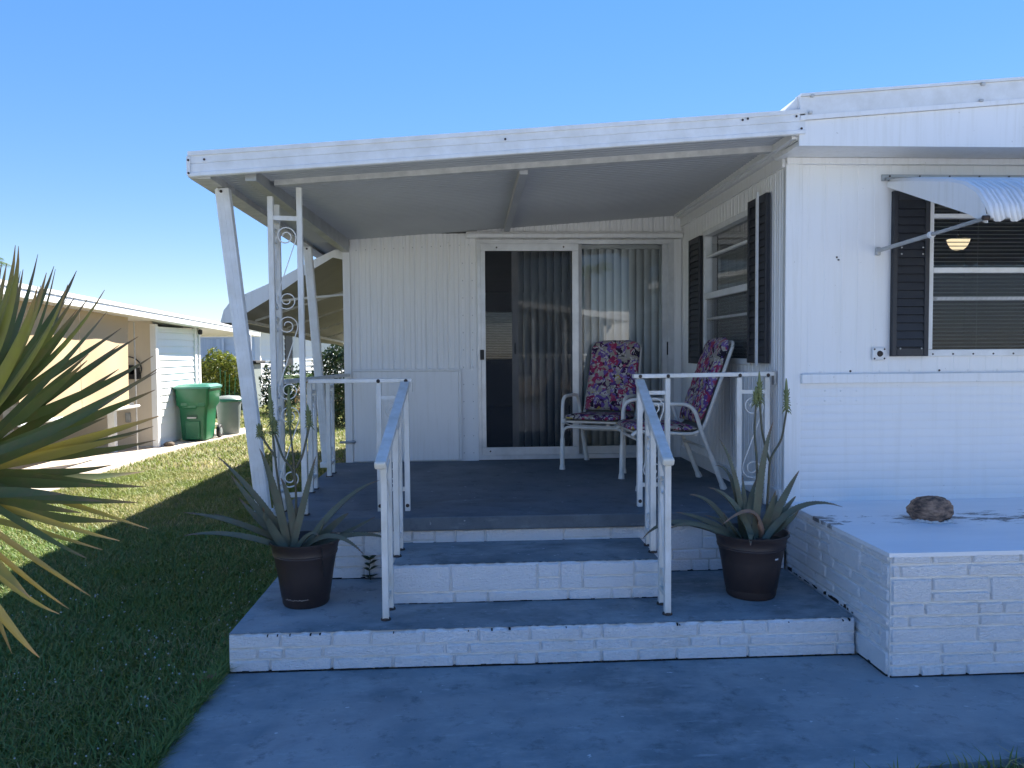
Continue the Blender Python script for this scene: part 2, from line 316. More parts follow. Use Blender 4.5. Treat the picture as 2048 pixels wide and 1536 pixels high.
STALK_L=[[(-1.080,4.210,1.372),(-1.069,4.210,1.156),(-1.052,4.210,0.933),(-1.033,4.210,0.773),(-0.988,4.210,0.515)],[(-0.977,4.210,1.364),(-0.975,4.210,1.155),(-0.955,4.210,0.932),(-0.948,4.210,0.772),(-0.953,4.210,0.515)],[(-0.879,4.210,1.268),(-0.869,4.210,1.154),(-0.910,4.210,0.988),(-0.945,4.210,0.925)],[(-1.055,4.210,1.201),(-1.057,4.210,1.118),(-1.016,4.210,0.984),(-0.967,4.210,0.919),(-0.950,4.210,0.836)],[(-1.140,4.210,1.170),(-1.132,4.210,1.106),(-1.078,4.210,1.023),(-1.051,4.210,0.978)]]
STALK_R=[[(1.593,4.160,1.426),(1.597,4.160,1.266),(1.608,4.160,1.108),(1.638,4.160,0.975),(1.657,4.160,0.924)],[(1.745,4.160,1.387),(1.749,4.160,1.214),(1.724,4.160,1.050),(1.657,4.160,0.943),(1.649,4.160,0.797),(1.634,4.160,0.516)],[(1.574,4.160,1.345),(1.575,4.160,1.247),(1.568,4.160,1.083),(1.583,4.160,0.925),(1.584,4.160,0.766),(1.589,4.160,0.517)]]
YUCCA=[((-1.634,2.390,1.206),(-1.235,2.302,1.599),(-1.238,2.193,1.849),0.055),((-1.632,2.387,1.206),(-1.165,2.276,1.716),(-1.200,2.140,1.839),0.055),((-1.639,2.397,1.205),(-1.367,2.372,1.528),(-1.348,2.341,1.816),0.055),((-1.650,2.413,1.203),(-1.408,2.519,1.425),(-1.483,2.651,1.826),0.055),((-1.647,2.409,1.203),(-1.337,2.486,1.496),(-1.387,2.580,1.873),0.055),((-1.647,2.408,1.203),(-1.294,2.476,1.547),(-1.327,2.559,1.832),0.055),((-1.635,2.392,1.206),(-1.207,2.321,1.517),(-1.179,2.233,1.778),0.055),((-1.642,2.401,1.204),(-1.217,2.410,1.438),(-1.252,2.422,1.808),0.030),((-1.637,2.393,1.205),(-1.217,2.336,1.493),(-1.084,2.266,1.708),0.055),((-1.634,2.390,1.206),(-1.079,2.307,1.542),(-1.009,2.204,1.727),0.030),((-1.633,2.388,1.206),(-1.115,2.288,1.488),(-0.986,2.164,1.665),0.055),((-1.635,2.391,1.206),(-1.249,2.319,1.481),(-1.096,2.229,1.676),0.055),((-1.650,2.413,1.203),(-1.261,2.522,1.483),(-1.110,2.656,1.607),0.055),((-1.648,2.410,1.203),(-1.275,2.494,1.421),(-1.148,2.597,1.578),0.055),((-1.647,2.409,1.203),(-1.274,2.487,1.351),(-1.145,2.584,1.500),0.055),((-1.647,2.409,1.203),(-1.205,2.486,1.360),(-1.033,2.580,1.542),0.055),((-1.635,2.391,1.206),(-1.138,2.313,1.271),(-0.872,2.216,1.509),0.055),((-1.637,2.394,1.205),(-1.065,2.346,1.355),(-0.913,2.286,1.444),0.055),((-1.644,2.404,1.204),(-1.223,2.436,1.245),(-0.968,2.476,1.356),0.055),((-1.646,2.407,1.203),(-1.264,2.466,1.171),(-1.016,2.539,1.270),0.055),((-1.648,2.411,1.203),(-1.373,2.501,1.106),(-1.188,2.613,1.181),0.055),((-1.649,2.411,1.203),(-1.307,2.508,1.120),(-1.091,2.628,1.104),0.055),((-1.633,2.388,1.206),(-1.244,2.282,1.129),(-1.008,2.152,1.146),0.055),((-1.643,2.403,1.204),(-1.306,2.430,1.075),(-1.047,2.464,1.082),0.055),((-1.645,2.405,1.204),(-1.215,2.449,1.097),(-1.032,2.503,0.989),0.030),((-1.641,2.400,1.204),(-1.293,2.402,0.977),(-1.078,2.404,1.037),0.055),((-1.635,2.390,1.206),(-1.176,2.308,1.003),(-0.989,2.207,1.023),0.030),((-1.641,2.399,1.205),(-1.321,2.392,0.987),(-1.121,2.384,0.954),0.030),((-1.633,2.388,1.206),(-1.202,2.283,0.975),(-1.055,2.154,0.989),0.030),((-1.650,2.413,1.203),(-1.362,2.524,0.831),(-1.294,2.661,0.726),0.030),((-1.649,2.411,1.203),(-1.409,2.504,0.761),(-1.346,2.619,0.698),0.030),((-1.642,2.401,1.204),(-1.370,2.414,0.666),(-1.278,2.429,0.745),0.030),((-1.637,2.394,1.205),(-1.392,2.343,0.889),(-1.280,2.280,0.843),0.055),((-1.650,2.412,1.203),(-1.539,2.517,0.789),(-1.551,2.645,0.541),0.055),((-1.643,2.402,1.204),(-1.408,2.421,0.562),(-1.350,2.443,0.604),0.055),((-1.649,2.411,1.203),(-1.512,2.509,1.336),(-1.456,2.629,1.374),0.055),((-1.648,2.410,1.203),(-1.361,2.499,1.430),(-1.295,2.609,1.563),0.055),((-1.641,2.400,1.204),(-1.406,2.402,1.504),(-1.380,2.405,1.684),0.055),((-1.639,2.397,1.205),(-1.408,2.375,1.189),(-1.295,2.348,1.117),0.055),((-1.643,2.403,1.204),(-1.364,2.428,1.515),(-1.352,2.459,1.656),0.055)]
# ------------------------------------------------------------------ ground
WX, WY, BY, LX = 1.94, 4.66, 6.95, -1.095        # house corner, house front wall, back wall of porch, left wall
Z1, Z2, Z3 = .186, .397, .562                    # treads and deck
def flat(name, pts, z, m, t=0.0):
    n = len(pts); mb = MB()
    if t: mb.loft([(x, y, z-t) for x, y in pts], [(x, y, z) for x, y in pts])
    else: mb.add([(x, y, z) for x, y in pts], [tuple(range(n))])
    return mb.build(name, m)
struct(flat('lawn_ground', [(-400, -400), (400, -400), (400, 400), (-400, 400)], -.03, MT['soil']))
drive = struct(flat('driveway', [(-1.195, 1.3), (1.2, 1.3), (1.25, 2.66), (2.1, 2.74), (6.5, 2.82), (6.5, 3.73), (-1.195, 3.73)], 0.0, MT['blue'], .12))
struct(flat('street', [(-80, -9.0), (80, -9.0), (80, -2.6), (-80, -2.6)], -.012, MT['street']))  # street behind the camera, surfaced pale for its bounced light
struct(flat('bounce_apron', [(-4.5, -2.6), (9, -2.6), (9, 1.29), (-4.5, 1.29)], -.004, MT['street'], .1))  # unseen pale slab added to bounce sunlight onto the porch
path = struct(flat('neighbour_path', [(-12, 5), (-4.95, 5), (-4.85, 8.16), (-4.74, 9.17), (-4.82, 10.3), (-4.80, 12), (-4.62, 13.5), (-4.15, 15.9), (-4.6, 16.2), (-5.3, 15.9), (-5.5, 17.5), (-12, 17.5)], 0.0, MT['path'], .1))

# ------------------------------------------------------------------ stone veneer helper
def ashlar(w, h, rnd):
    out = []; v = 0.0
    while v < h-.02:
        c = rnd.choice([.055, .062, .075, .105, .12])
        if h-v-c < .045: c = h-v
        u = -rnd.uniform(0, .2)
        while u < w:
            l = rnd.choice([.12, .17, .22, .27, .33, .42])*rnd.uniform(.85, 1.15)
            a, b = max(u, 0), min(u+l, w)
            if w-b < .07: b = w
            if b-a > .03:
                if c > .1 and rnd.random() < .45:
                    k = rnd.uniform(.42, .58)*c; out += [(a, b, v, v+k), (a, b, v+k, v+c)]
                else: out.append((a, b, v, v+c))
            u = b if b > u else u+l
            if b >= w: break
        v += c
    return out
def brick(name, parent, fmap, a, b, c, d, mat, rnd, proud=.013, gap=.0038):
    a += gap; b -= gap; c += gap; d -= gap; e = .0055
    us = [a, a+e]+[a+e+(b-a-2*e)*t for t in (.25, .5, .75)]+[b-e, b]; vs = [c, c+e, (c+d)/2, d-e, d]
    tilt = rnd.uniform(-.004, .004); tv = rnd.uniform(-.003, .003); P = []
    for j, v in enumerate(vs):
        row = []
        for i, u in enumerate(us):
            edge = i in (0, len(us)-1) or j in (0, len(vs)-1)
            n = -.002 if edge else proud+rnd.uniform(-.0022, .0022)+tilt*(u-a)/(b-a)+tv*(v-c)/(d-c)
            ju = rnd.uniform(-.002, .002) if edge else 0
            row.append(fmap(u+ju, v+ju, n))
        P.append(row)
    return MB().grid(P).build(name, mat, parent, smooth=45)
def veneer(parent, w, h, fmap, seed, mat=None, **k):
    rnd = random.Random(seed)
    for r_ in ashlar(w, h, rnd): brick('brick', parent, fmap, *r_, mat or MT['stone'], rnd, **k)
def ragged(name, parent, x0, x1, y, z, hmin, hmax, mat, rnd, keep=.8, step=.035, axis='x', out=.011):
    mb = MB(); u = x0
    while u < x1:
        w = rnd.uniform(.5, 1.5)*step; e = min(u+w, x1)
        if rnd.random() < keep:
            h = rnd.uniform(hmin, hmax)
            if axis == 'x': mb.box(u, e, y-out-rnd.uniform(0, .004), y+.002, z+.001, z+h)
            else: mb.box(y-out-rnd.uniform(0, .004), y+.002, u, e, z+.001, z+h)
        u = e
    o = mb.build(name, mat, parent); o['kind'] = 'stuff'; return o
def tread(name, parent, x0, x1, y0, y1, z, mat, rnd, jag=.022):
    n = int((x1-x0)/.018); P0 = []; P1 = []
    for i in range(n+1):
        x = x0+(x1-x0)*i/n; P0.append((x, y0+rnd.uniform(0, jag)*(rnd.random() < .7)+.001, z+.004)); P1.append((x, y1, z+.004))
    return MB().grid([P0, P1]).build(name, mat, parent)
rs = random.Random(11)

# ------------------------------------------------------------------ porch steps and deck
steps = thing('porch_steps', 'blue painted porch deck with two steps on white painted stone veneer risers', 'porch steps', (0.4, 4.0, 0))
low = bx('lower_step', MT['grout'], steps, -1.178, WX-.006, 3.741, 4.70, 0, Z1, bevel=.006)
veneer(low, WX-.006+1.178, Z1, lambda u, v, n: (-1.178+u, 3.741-n, v), 21)
MB().grid([[(-1.172+rs.uniform(-.004, .004), 3.742+k*.05, z) for z in (0, .06, .12, Z1-.005)] for k in range(19)]).build('step_side', MT['stone_edge'], low)
tread('lower_tread', steps, -1.176, WX-.012, 3.733, 4.70, Z1, MT['blue'], rs)
mid = bx('middle_step', MT['grout'], steps, -.425, 1.03, 4.131, 4.70, Z1, Z2, bevel=.005)
veneer(mid, 1.455, Z2-Z1, lambda u, v, n: (-.425+u, 4.131-n, Z1+v), 22)
tread('middle_tread', steps, -.423, 1.028, 4.123, 4.70, Z2, MT['blue'], rs)
up = bx('deck_base', MT['grout'], steps, -1.10, WX-.006, 4.62, 6.93, Z1-.15, .478)
veneer(up, WX-.006+1.10, .478-Z1, lambda u, v, n: (-1.10+u, 4.62-n, Z1+v), 23)
bx('deck_base_side', MT['wall'], steps, -1.115, -1.1005, 4.63, 6.93, -.02, .478)
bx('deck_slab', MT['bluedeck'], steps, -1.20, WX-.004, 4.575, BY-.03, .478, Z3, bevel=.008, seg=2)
ragged('dark_joint', steps, -1.17, WX-.03, 3.741, 0, .003, .012, MT['dark'], rs, .6, .03)
ragged('dark_joint', steps, -.42, 1.02, 4.131, Z1+.004, .003, .007, MT['dark'], rs, .6, .03)
ragged('dark_joint', steps, -1.09, WX-.02, 4.62, Z1+.004, .004, .010, MT['dark'], rs, .95, .04)
ragged('paint_chip', steps, -1.17, WX-.03, 3.741, Z1-.012, .004, .015, MT['dark'], rs, .03, .005, out=.012)

# ------------------------------------------------------------------ planter box beside the steps
plant = thing('planter_box', 'low white painted stone veneer ledge in front of the house wall, right of the steps', 'planter', (3.5, 4.0, 0))
PZ = .585
pb = bx('planter_body', MT['grout'], plant, 1.957, 5.6, 3.461, WY-.004, -.05, PZ)
veneer(pb, 1.75, PZ, lambda u, v, n: (1.957+u, 3.461-n, v), 31)
veneer(pb, WY-3.461-.006, PZ, lambda u, v, n: (1.957-n, 3.461+u, v), 37, proud=.010, gap=.0060)
def ptop():
    n = 40; P0 = []; P1 = []
    for i in range(n+1):
        x = 1.944+(5.6-1.944)*i/n; P0.append((x, 3.447+rs.uniform(-.003, .003), PZ+.008)); P1.append((x, WY-.003, PZ+.012))
    mb = MB().grid([[(p[0], p[1], PZ-.012) for p in P0], P0, P1]); mb.box(1.944, 1.958, 3.449, WY-.003, PZ-.012, PZ+.008)
    m, nt, b = new_mat('planter_top_paint'); b.inputs['Roughness'].default_value = .55; co = coords(nt)
    c = mixc(nt, ramp(nt, noise(nt, coords(nt, (.4, 2, 1)), 4, 5), [(.4, 0), (.75, .6)]), (.84, .85, .86), (.72, .74, .76))
    # worn stripe of bare dark concrete along the middle of the ledge
    sx = N(nt, 'ShaderNodeSeparateXYZ'); tc = N(nt, 'ShaderNodeTexCoord'); nt.links.new(tc.outputs['Object'], sx.inputs[0])
    a = N(nt, 'ShaderNodeMath', operation='SUBTRACT'); nt.links.new(sx.outputs[1], a.inputs[0]); a.inputs[1].default_value = .14
    ab = N(nt, 'ShaderNodeMath', operation='ABSOLUTE'); nt.links.new(a.outputs[0], ab.inputs[0])
    w = ramp(nt, ab.outputs[0], [(0.0, 1.0), (.10, .85), (.26, 0)])
    ns = ramp(nt, noise(nt, coords(nt, (1.3, 3.4, 1)), 2.4, 8, .74), [(.46, 0), (.60, 1)])
    mu = N(nt, 'ShaderNodeMath', operation='MULTIPLY'); nt.links.new(w, mu.inputs[0]); nt.links.new(ns, mu.inputs[1])
    c = mixc(nt, ramp(nt, mu.outputs[0], [(.30, 0), (.55, .88)]), c, (.085, .08, .072))
    nt.links.new(c, b.inputs['Base Color']); bump(nt, b, noise(nt, co, 30, 5), .25, .006)
    return mb.build('planter_top', m, plant)
ptop()
ragged('dark_joint', plant, 1.96, 4.5, 3.461, 0, .006, .018, MT['dark'], rs, .95, .04, out=.008)
ragged('dark_joint', plant, 3.47, 3.735, 1.957, 0, .006, .02, MT['dark'], rs, .9, .03, 'y', .008)
ragged('dark_joint', plant, 3.74, 4.6, 1.957, Z1+.004, .006, .022, MT['dark'], rs, .9, .03, 'y', .008)

# ------------------------------------------------------------------ the mobile home
home = thing('mobile_home', 'white mobile home with ribbed metal walls, black shutters and a sliding patio door', 'house', (3.0, 8.0, 0))
def prof(a, b, pitch, brk):
    """breakpoints (t in 0..1 of a pitch, offset) repeated over [a, b]"""
    pts = []; k0 = math.floor(a/pitch)-1
    raw = []
    for k in range(k0, int((b-a)/pitch)+k0+4):
        for t, o in brk: raw.append(((k+t)*pitch, o))
    def val(x):
        for (p, o), (q, r_) in zip(raw, raw[1:]):
            if p <= x <= q: return o if q == p else o+(r_-o)*(x-p)/(q-p)
        return 0
    return [(a, val(a))]+[(p, o) for p, o in raw if a < p < b]+[(b, val(b))]
RIB = [(0, 0), (.10, -.009), (.20, -.009), (.30, 0), (.62, 0), (.66, -.004), (.72, -.004), (.76, 0)]
FAINT = [(0, 0), (.03, -.0016), (.06, -.0016), (.09, 0)]
LAP = [(0, -.0030), (.16, 0), (.80, -.0004), (.9999, -.0031)]
def ribwall(name, axis, at, sgn, u0, u1, z0, z1, pitch, brk, mat, horizontal=False):
    """sheet wall; axis 'y' lies in the plane y=at and faces sgn*y"""
    mb = MB()
    if horizontal:
        P = [[(u, at+sgn*o, z) if axis == 'y' else (at+sgn*o, u, z) for u in (u0, u1)] for z, o in prof(z0, z1, pitch, brk)]
    else:
        P = [[(u, at+sgn*o, z) if axis == 'y' else (at+sgn*o, u, z) for z in (z0, z1)] for u, o in prof(u0, u1, pitch, brk)]
    return mb.grid(P).build(name, mat, home, smooth=25)
# front wall of the main body (faces the camera), window opening X 2.86..3.94, Z 1.52..2.52
W0, W1, WZ0, WZ1 = 2.855, 3.95, 1.515, 2.50
for (a, b, c, d) in ((WX+.10, W0, 1.385, 2.71), (W1, 5.58, 1.385, 2.71), (W0, W1, 1.385, WZ0), (W0, W1, WZ1, 2.71)):
    ribwall('wall_panel', 'y', WY, -1, a, b, c, d, .104, FAINT, MT['wall'])
ribwall('lower_siding', 'y', WY-.004, -1, WX+.10, 5.58, .55, 1.36, .052, LAP, MT['wall'], True)
bx('belt_trim', MT['trim'], home, WX+.10, 5.58, WY-.034, WY-.002, 1.333, 1.392, bevel=.004)
bx('corner_trim', MT['trim'], home, WX, WX+.103, WY-.012, WY+.02, .52, 2.70, bevel=.003)
for k in range(9):
    MB().lathe([(0, -.004), (.006, -.003), (.007, 0)], (2.17+k*.19, WY-.003, 1.407), 8, 'y').build('screw', MT['rust' if k % 3 == 1 else 'trim'], home)
for (x, z) in [(2.20, 1.285), (2.30, 1.285), (2.40, 1.285), (2.20, 1.225), (2.30, 1.225), (2.40, 1.225)]:
    MB().lathe([(0, -.005), (.005, -.004), (.006, 0)], (x, WY-.006, z), 8, 'y').build('screw', MT['trim'], home)
# chipped paint on the wall
MB().box(2.262, 2.270, WY-.006, WY-.0005, 2.105, 2.115).box(2.272, 2.282, WY-.006, WY-.0005, 2.090, 2.098).build('paint_chip', MT['rust'], home)
# side wall inside the porch (faces -X), window opening Y 5.20..6.25, Z 1.46..2.50
S0, S1, SZ0, SZ1 = 5.20, 6.25, 1.46, 2.50
for (a, b, c, d) in ((WY, S0, .66, 2.68), (S1, BY+.03, .66, 2.68), (S0, S1, .66, SZ0), (S0, S1, SZ1, 2.68)):
    ribwall('side_wall_panel', 'x', WX, -1, a, b, c, d, .075, RIB, MT['wall'])
bx('skirt_board', MT['trim'], home, WX-.014, WX+.01, WY+.02, BY, Z3, .665, bevel=.003)
bx('side_top_board', MT['trim'], home, WX-.016, WX+.01, WY+.01, BY, 2.66, 2.735, bevel=.003)
bx('side_ledge_board', MT['trim'], home, WX-.05, WX+.01, WY-.1, BY, 2.735, 2.80, bevel=.004)
# back wall of the porch (faces the camera), door opening X .07..1.86, Z .575..2.545
D0, D1, DZ0, DZ1 = .075, 1.855, .575, 2.54
for (a, b, c, d) in ((LX+.04, D0, 1.385, 2.60), (D0, D1, DZ1, 2.80), (D1, WX, Z3, 2.80)):
    ribwall('back_wall_panel', 'y', BY, -1, a, b, c, d, .098, RIB, MT['wall'])
bx('back_wall_base', MT['wall'], home, LX+.04, D0, BY-.004, BY+.02, Z3-.05, 1.385)
bx('back_wall_corner', MT['trim'], home, LX-.02, LX+.045, BY-.022, BY+.04, Z3-.3, 2.47, bevel=.003)
bx('access_panel', MT['trim'], home, LX+.055, -.10, BY-.022, BY-.003, Z3+.004, 1.372, bevel=.004)
bx('access_panel_top_trim', MT['trim'], home, LX+.05, -.08, BY-.030, BY-.003, 1.373, 1.392, bevel=.003)
bx('access_panel_side_trim', MT['trim'], home, -.099, -.075, BY-.028, BY-.003, Z3+.004, 1.372, bevel=.003)
bx('head_board', MT['trim'], home, -.02, WX-.012, BY-.075, BY-.012, 2.553, 2.592, bevel=.004)
bx('head_flashing', MT['trim'], home, -.02, WX-.012, BY-.030, BY-.012, 2.594, 2.615, bevel=.003)
bx('door_jamb_board', MT['trim'], home, D1+.003, WX-.016, BY-.014, BY+.01, Z3, 2.55)
for sx in (-.055, .03):
    for k in range(12):
        MB().lathe([(0, -.004), (.004, -.003), (.005, 0)], (sx, BY-.011 if k < 6 else BY-.005, .63+k*.155), 6, 'y').build('screw', MT['galv'], home)
for k in range(14):
    MB().lathe([(0, -.004), (.004, -.003), (.005, 0)], (LX+.10+k*.083, BY-.012, 2.45+.004*k), 6, 'y').build('screw', MT['galv'], home)
# hidden shell of the house: other walls, ceilings, floors
def shell(n, *a): return bx(n, MT['intwall'], home, *a)
bx('left_wall', MT['wall'], home, LX-.012, LX+.03, BY+.045, 14.0, 0, 2.5)
bx('far_wall', MT['wall'], home, LX, .2, 13.96, 14.0, 0, 2.7); bx('far_wall', MT['wall'], home, 1.1, WX, 13.96, 14.0, 0, 2.7)
bx('far_wall', MT['wall'], home, .2, 1.1, 13.96, 14.0, 0, 1.2); bx('far_wall', MT['wall'], home, .2, 1.1, 13.96, 14.0, 2.25, 2.7)
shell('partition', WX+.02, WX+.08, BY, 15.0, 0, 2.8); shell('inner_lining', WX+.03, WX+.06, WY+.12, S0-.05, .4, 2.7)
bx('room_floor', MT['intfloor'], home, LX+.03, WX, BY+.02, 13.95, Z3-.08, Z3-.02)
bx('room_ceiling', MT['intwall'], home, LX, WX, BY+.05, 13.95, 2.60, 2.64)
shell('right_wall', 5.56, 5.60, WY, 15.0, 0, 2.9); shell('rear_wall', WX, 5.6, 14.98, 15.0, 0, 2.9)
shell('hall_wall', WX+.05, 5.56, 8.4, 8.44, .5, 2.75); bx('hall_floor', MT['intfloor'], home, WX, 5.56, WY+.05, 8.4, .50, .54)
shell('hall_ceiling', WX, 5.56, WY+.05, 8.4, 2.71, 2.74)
# roof of the main body: arched gutter fascia
def rz(x): return 3.142-.083*abs(x-3.77)
n = 24
def arch(name, y0, y1, zb, zt, mat, x0=1.885, x1=5.64):
    A = []; 
    xs = [x0+(x1-x0)*i/n for i in range(n+1)]
    mb = MB()
    for i in range(n):
        a, b = xs[i], xs[i+1]
        ring = lambda x: [(x, y0, zb(x)), (x, y1, zb(x)), (x, y1, zt(x)), (x, y0, zt(x))]
        mb.loft(ring(a), ring(b), caps=(i in (0, n-1)))
    return mb.build(name, mat, home)
rf = arch('roof', 4.36, 15.1, lambda x: 2.74, lambda x: rz(x)-.02, MT['metal'])
arch('fascia', 4.338, 4.359, lambda x: 2.703, lambda x: rz(x)-.145, MT['trim'])
arch('fascia_lip', 4.322, 4.359, lambda x: rz(x)-.143, lambda x: rz(x)-.118, MT['trim'])
arch('gutter_band', 4.330, 4.359, lambda x: rz(x)-.117, lambda x: rz(x)-.012, MT['metal'])
arch('roof_edge', 4.318, 4.40, lambda x: rz(x)-.011, lambda x: rz(x)+.004, MT['metal'])
bx('soffit', MT['trim'], home, 1.89, 5.62, 4.36, WY+.06, 2.712, 2.735)
bx('soffit_moulding', MT['trim'], home, WX, 5.58, WY-.03, WY-.002, 2.672, 2.711, bevel=.003)
MB().loft([(1.80, 4.36, 2.90), (1.885, 4.36, 2.90), (1.885, 4.36, 2.985)], [(1.80, 14.9, 2.90), (1.885, 14.9, 2.90), (1.885, 14.9, 2.985)]).build('roof_end_cap', MT['metal'], home)
bx('roof_side', MT['metal'], home, 1.872, 1.884, 4.345, 15.0, 2.76, 2.899)
for x, dz in ((1.93, -.105), (1.94, -.012), (2.93, -.112), (2.94, -.02), (3.6, -.11)):
    MB().box(x, x+.02, 4.31, 4.329, rz(x)+dz-.008, rz(x)+dz+.008).build('gutter_bracket', MT['beam'], home, bevel=.003)

# sliding door (a part of the home) ------------------------------------------------
door = bx('sliding_door', MT['door_alu'], home, D0, D1, BY-.036, BY+.05, DZ0-.008, DZ0+.03)
bx('door_frame', MT['door_alu'], door, D0, D1, BY-.03, BY+.05, DZ1-.035, DZ1)
bx('door_frame', MT['door_alu'], door, D0, D0+.03, BY-.03, BY+.05, DZ0+.031, DZ1-.036)
bx('door_frame', MT['door_alu'], door, D1-.05, D1, BY-.03, BY+.05, DZ0+.031, DZ1-.036)
# screen panel in front on the left
sa, sb = D0+.031, .985
for a in ((sa, sb, DZ0+.031, DZ0+.105), (sa, sb, DZ1-.10, DZ1-.036), (sa, sa+.04, DZ0+.106, DZ1-.101), (sb-.058, sb, DZ0+.106, DZ1-.101)):
    bx('screen_frame', MT['door_alu'], door, a[0], a[1], BY-.044, BY-.022, a[2], a[3], bevel=.002)
bx('insect_screen', MT['screen'], door, sa+.04, sb-.058, BY-.034, BY-.033, DZ0+.105, DZ1-.10)
# glass panel (slid open a little) and fixed panel
bx('stile', MT['stile'], door, .385, .440, BY-.005, BY+.02, DZ0+.031, DZ1-.036)
bx('stile', MT['stile'], door, .985, 1.02, BY+.0, BY+.04, DZ0+.031, DZ1-.036)
bx('bottom_rail', MT['stile'], door, .441, .985, BY-.004, BY+.02, DZ0+.031, DZ0+.075)
bx('bottom_rail', MT['door_alu'], door, 1.021, D1-.051, BY+.0, BY+.035, DZ0+.031, DZ0+.10)
bx('right_stile', MT['door_alu'], door, D1-.10, D1-.051, BY-.01, BY+.035, DZ0+.101, DZ1-.036)
MB().add([(.44, BY+.008, DZ0+.07), (.99, BY+.008, DZ0+.07), (.99, BY+.008, DZ1-.036), (.44, BY+.008, DZ1-.036)], [(0, 1, 2, 3)]).build('glass_pane', MT['glass'], door)
MB().add([(1.02, BY+.020, DZ0+.1), (D1-.1, BY+.020, DZ0+.1), (D1-.1, BY+.020, DZ1-.036), (1.02, BY+.020, DZ1-.036)], [(0, 1, 2, 3)]).build('glass_pane', MT['glass'], door)
bx('door_handle', MT['black'], door, .405, .420, BY-.02, BY-.006, 1.52, 1.62, bevel=.003)
bx('door_handle', MT['black'], door, 1.795, 1.812, BY-.025, BY-.011, 1.50, 1.62, bevel=.003)
bx('door_latch', MT['black'], door, D0+.02, D0+.055, BY-.06, BY-.045, 1.47, 1.56, bevel=.004)
for (x, z) in ((.18, DZ0+.07), (.25, DZ1-.07), (.85, DZ1-.065)):
    MB().lathe([(0, -.003), (.007, -.002), (.008, 0)], (x, BY-.045, z), 8, 'y').build('screw', MT['rust'], door)

# windows (parts) ------------------------------------------------------------------
def window(axis, at, u0, u1, z0, z1, bars, depth=.05, flush=.018):
    """frame, meeting rail, sash bars and panes; axis 'y' faces -y, axis 'x' faces -x"""
    def b(name, m, a, c, d0, d1, e, f, par, **k):
        return bx(name, m, par, *( (a, c, at+d0, at+d1, e, f) if axis == 'y' else (at+d0, at+d1, a, c, e, f) ), **k)
    w = .032
    win = b('window', MT['metal'], u0-.012, u1+.012, -flush-.004, depth, z0-.02, z0+.022, home, bevel=.003)
    b('window_frame', MT['metal'], u0-.012, u1+.012, -flush, depth, z1-.03, z1+.012, win, bevel=.003)
    b('window_frame', MT['metal'], u0-.012, u0+w-.012, -flush, depth, z0+.023, z1-.031, win, bevel=.003)
    b('window_frame', MT['metal'], u1-w+.012, u1+.012, -flush, depth, z0+.023, z1-.031, win, bevel=.003)
    for (za, zb, dd) in bars: b('sash_bar', MT['metal'], u0+w-.011, u1-w+.011, -flush+dd, .03, za, zb, win, bevel=.003)
    q = [(u0+.01, z0), (u1-.01, z0), (u1-.01, z1), (u0+.01, z1)]
    MB().add([(u, at+.035, z) if axis == 'y' else (at+.035, u, z) for u, z in q], [(0, 1, 2, 3)]).build('glass_pane', MT['glass' if axis == 'y' else 'glass2'], win)
    zm = bars[0][0]+.005; q = [(u0+.015, z0+.02), (u1-.015, z0+.02), (u1-.015, zm), (u0+.015, zm)]
    MB().add([(u, at+.004, z) if axis == 'y' else (at+.004, u, z) for u, z in q], [(0, 1, 2, 3)]).build('insect_screen', MT['screen'], win)
    return win
fw = window('y', WY, W0, W1, WZ0, WZ1, [(2.012, 2.045, .002), (2.352, 2.378, .012), (1.842, 1.866, .022)])
sw = window('x', WX, S0, S1, SZ0, SZ1, [(1.955, 2.005, .002), (2.29, 2.31, .012), (1.785, 1.808, .022)])
for k in range(8):
    MB().lathe([(0, -.004), (.005, -.003), (.006, 0)], (W0+.02+k*.13, WY-.022, WZ0-.006), 8, 'y').build('screw', MT['rust'], fw)
def shutter(axis, at, u0, u1, z0, z1):
    def b(name, par, a, c, d0, d1, e, f, **k):
        return bx(name, MT['shutter'], par, *((a, c, at+d0, at+d1, e, f) if axis == 'y' else (at+d0, at+d1, a, c, e, f)), **k)
    s_ = b('shutter', home, u0, u1, -.018, -.004, z0, z1)
    b('shutter_stile', s_, u0, u0+.03, -.034, -.0181, z0, z1, bevel=.003); b('shutter_stile', s_, u1-.03, u1, -.034, -.0181, z0, z1, bevel=.003)
    b('shutter_rail', s_, u0+.0305, u1-.0305, -.033, -.0181, z1-.05, z1, bevel=.003); b('shutter_rail', s_, u0+.0305, u1-.0305, -.033, -.0181, z0, z0+.05, bevel=.003)
    z = z0+.055; h = .05
    while z+h < z1-.05:
        a, c = u0+.031, u1-.031
        ring = lambda u: [(u, at-.0182, z), (u, at-.032, z+.004), (u, at-.022, z+h-.002), (u, at-.0182, z+h-.002)] if axis == 'y' else [(at-.0182, u, z), (at-.032, u, z+.004), (at-.022, u, z+h-.002), (at-.0182, u, z+h-.002)]
        MB().loft(ring(a), ring(c)).build('louvre', MT['shutter'], s_); z += h
    return s_
s1 = shutter('y', WY-.004, 2.605, 2.838, 1.497, 2.51); shutter('y', WY-.004, 3.97, 4.20, 1.497, 2.51)
for x in (2.655, 2.79):
    for z in (1.545, 2.165, 2.125): MB().lathe([(0, -.004), (.005, -.003), (.006, 0)], (x, WY-.042, z), 8, 'y').build('screw', MT['galv'], s1)
shutter('x', WX-.010, 4.855, 5.185, 1.455, 2.545); shutter('x', WX-.010, 6.285, 6.60, 1.43, 2.485)

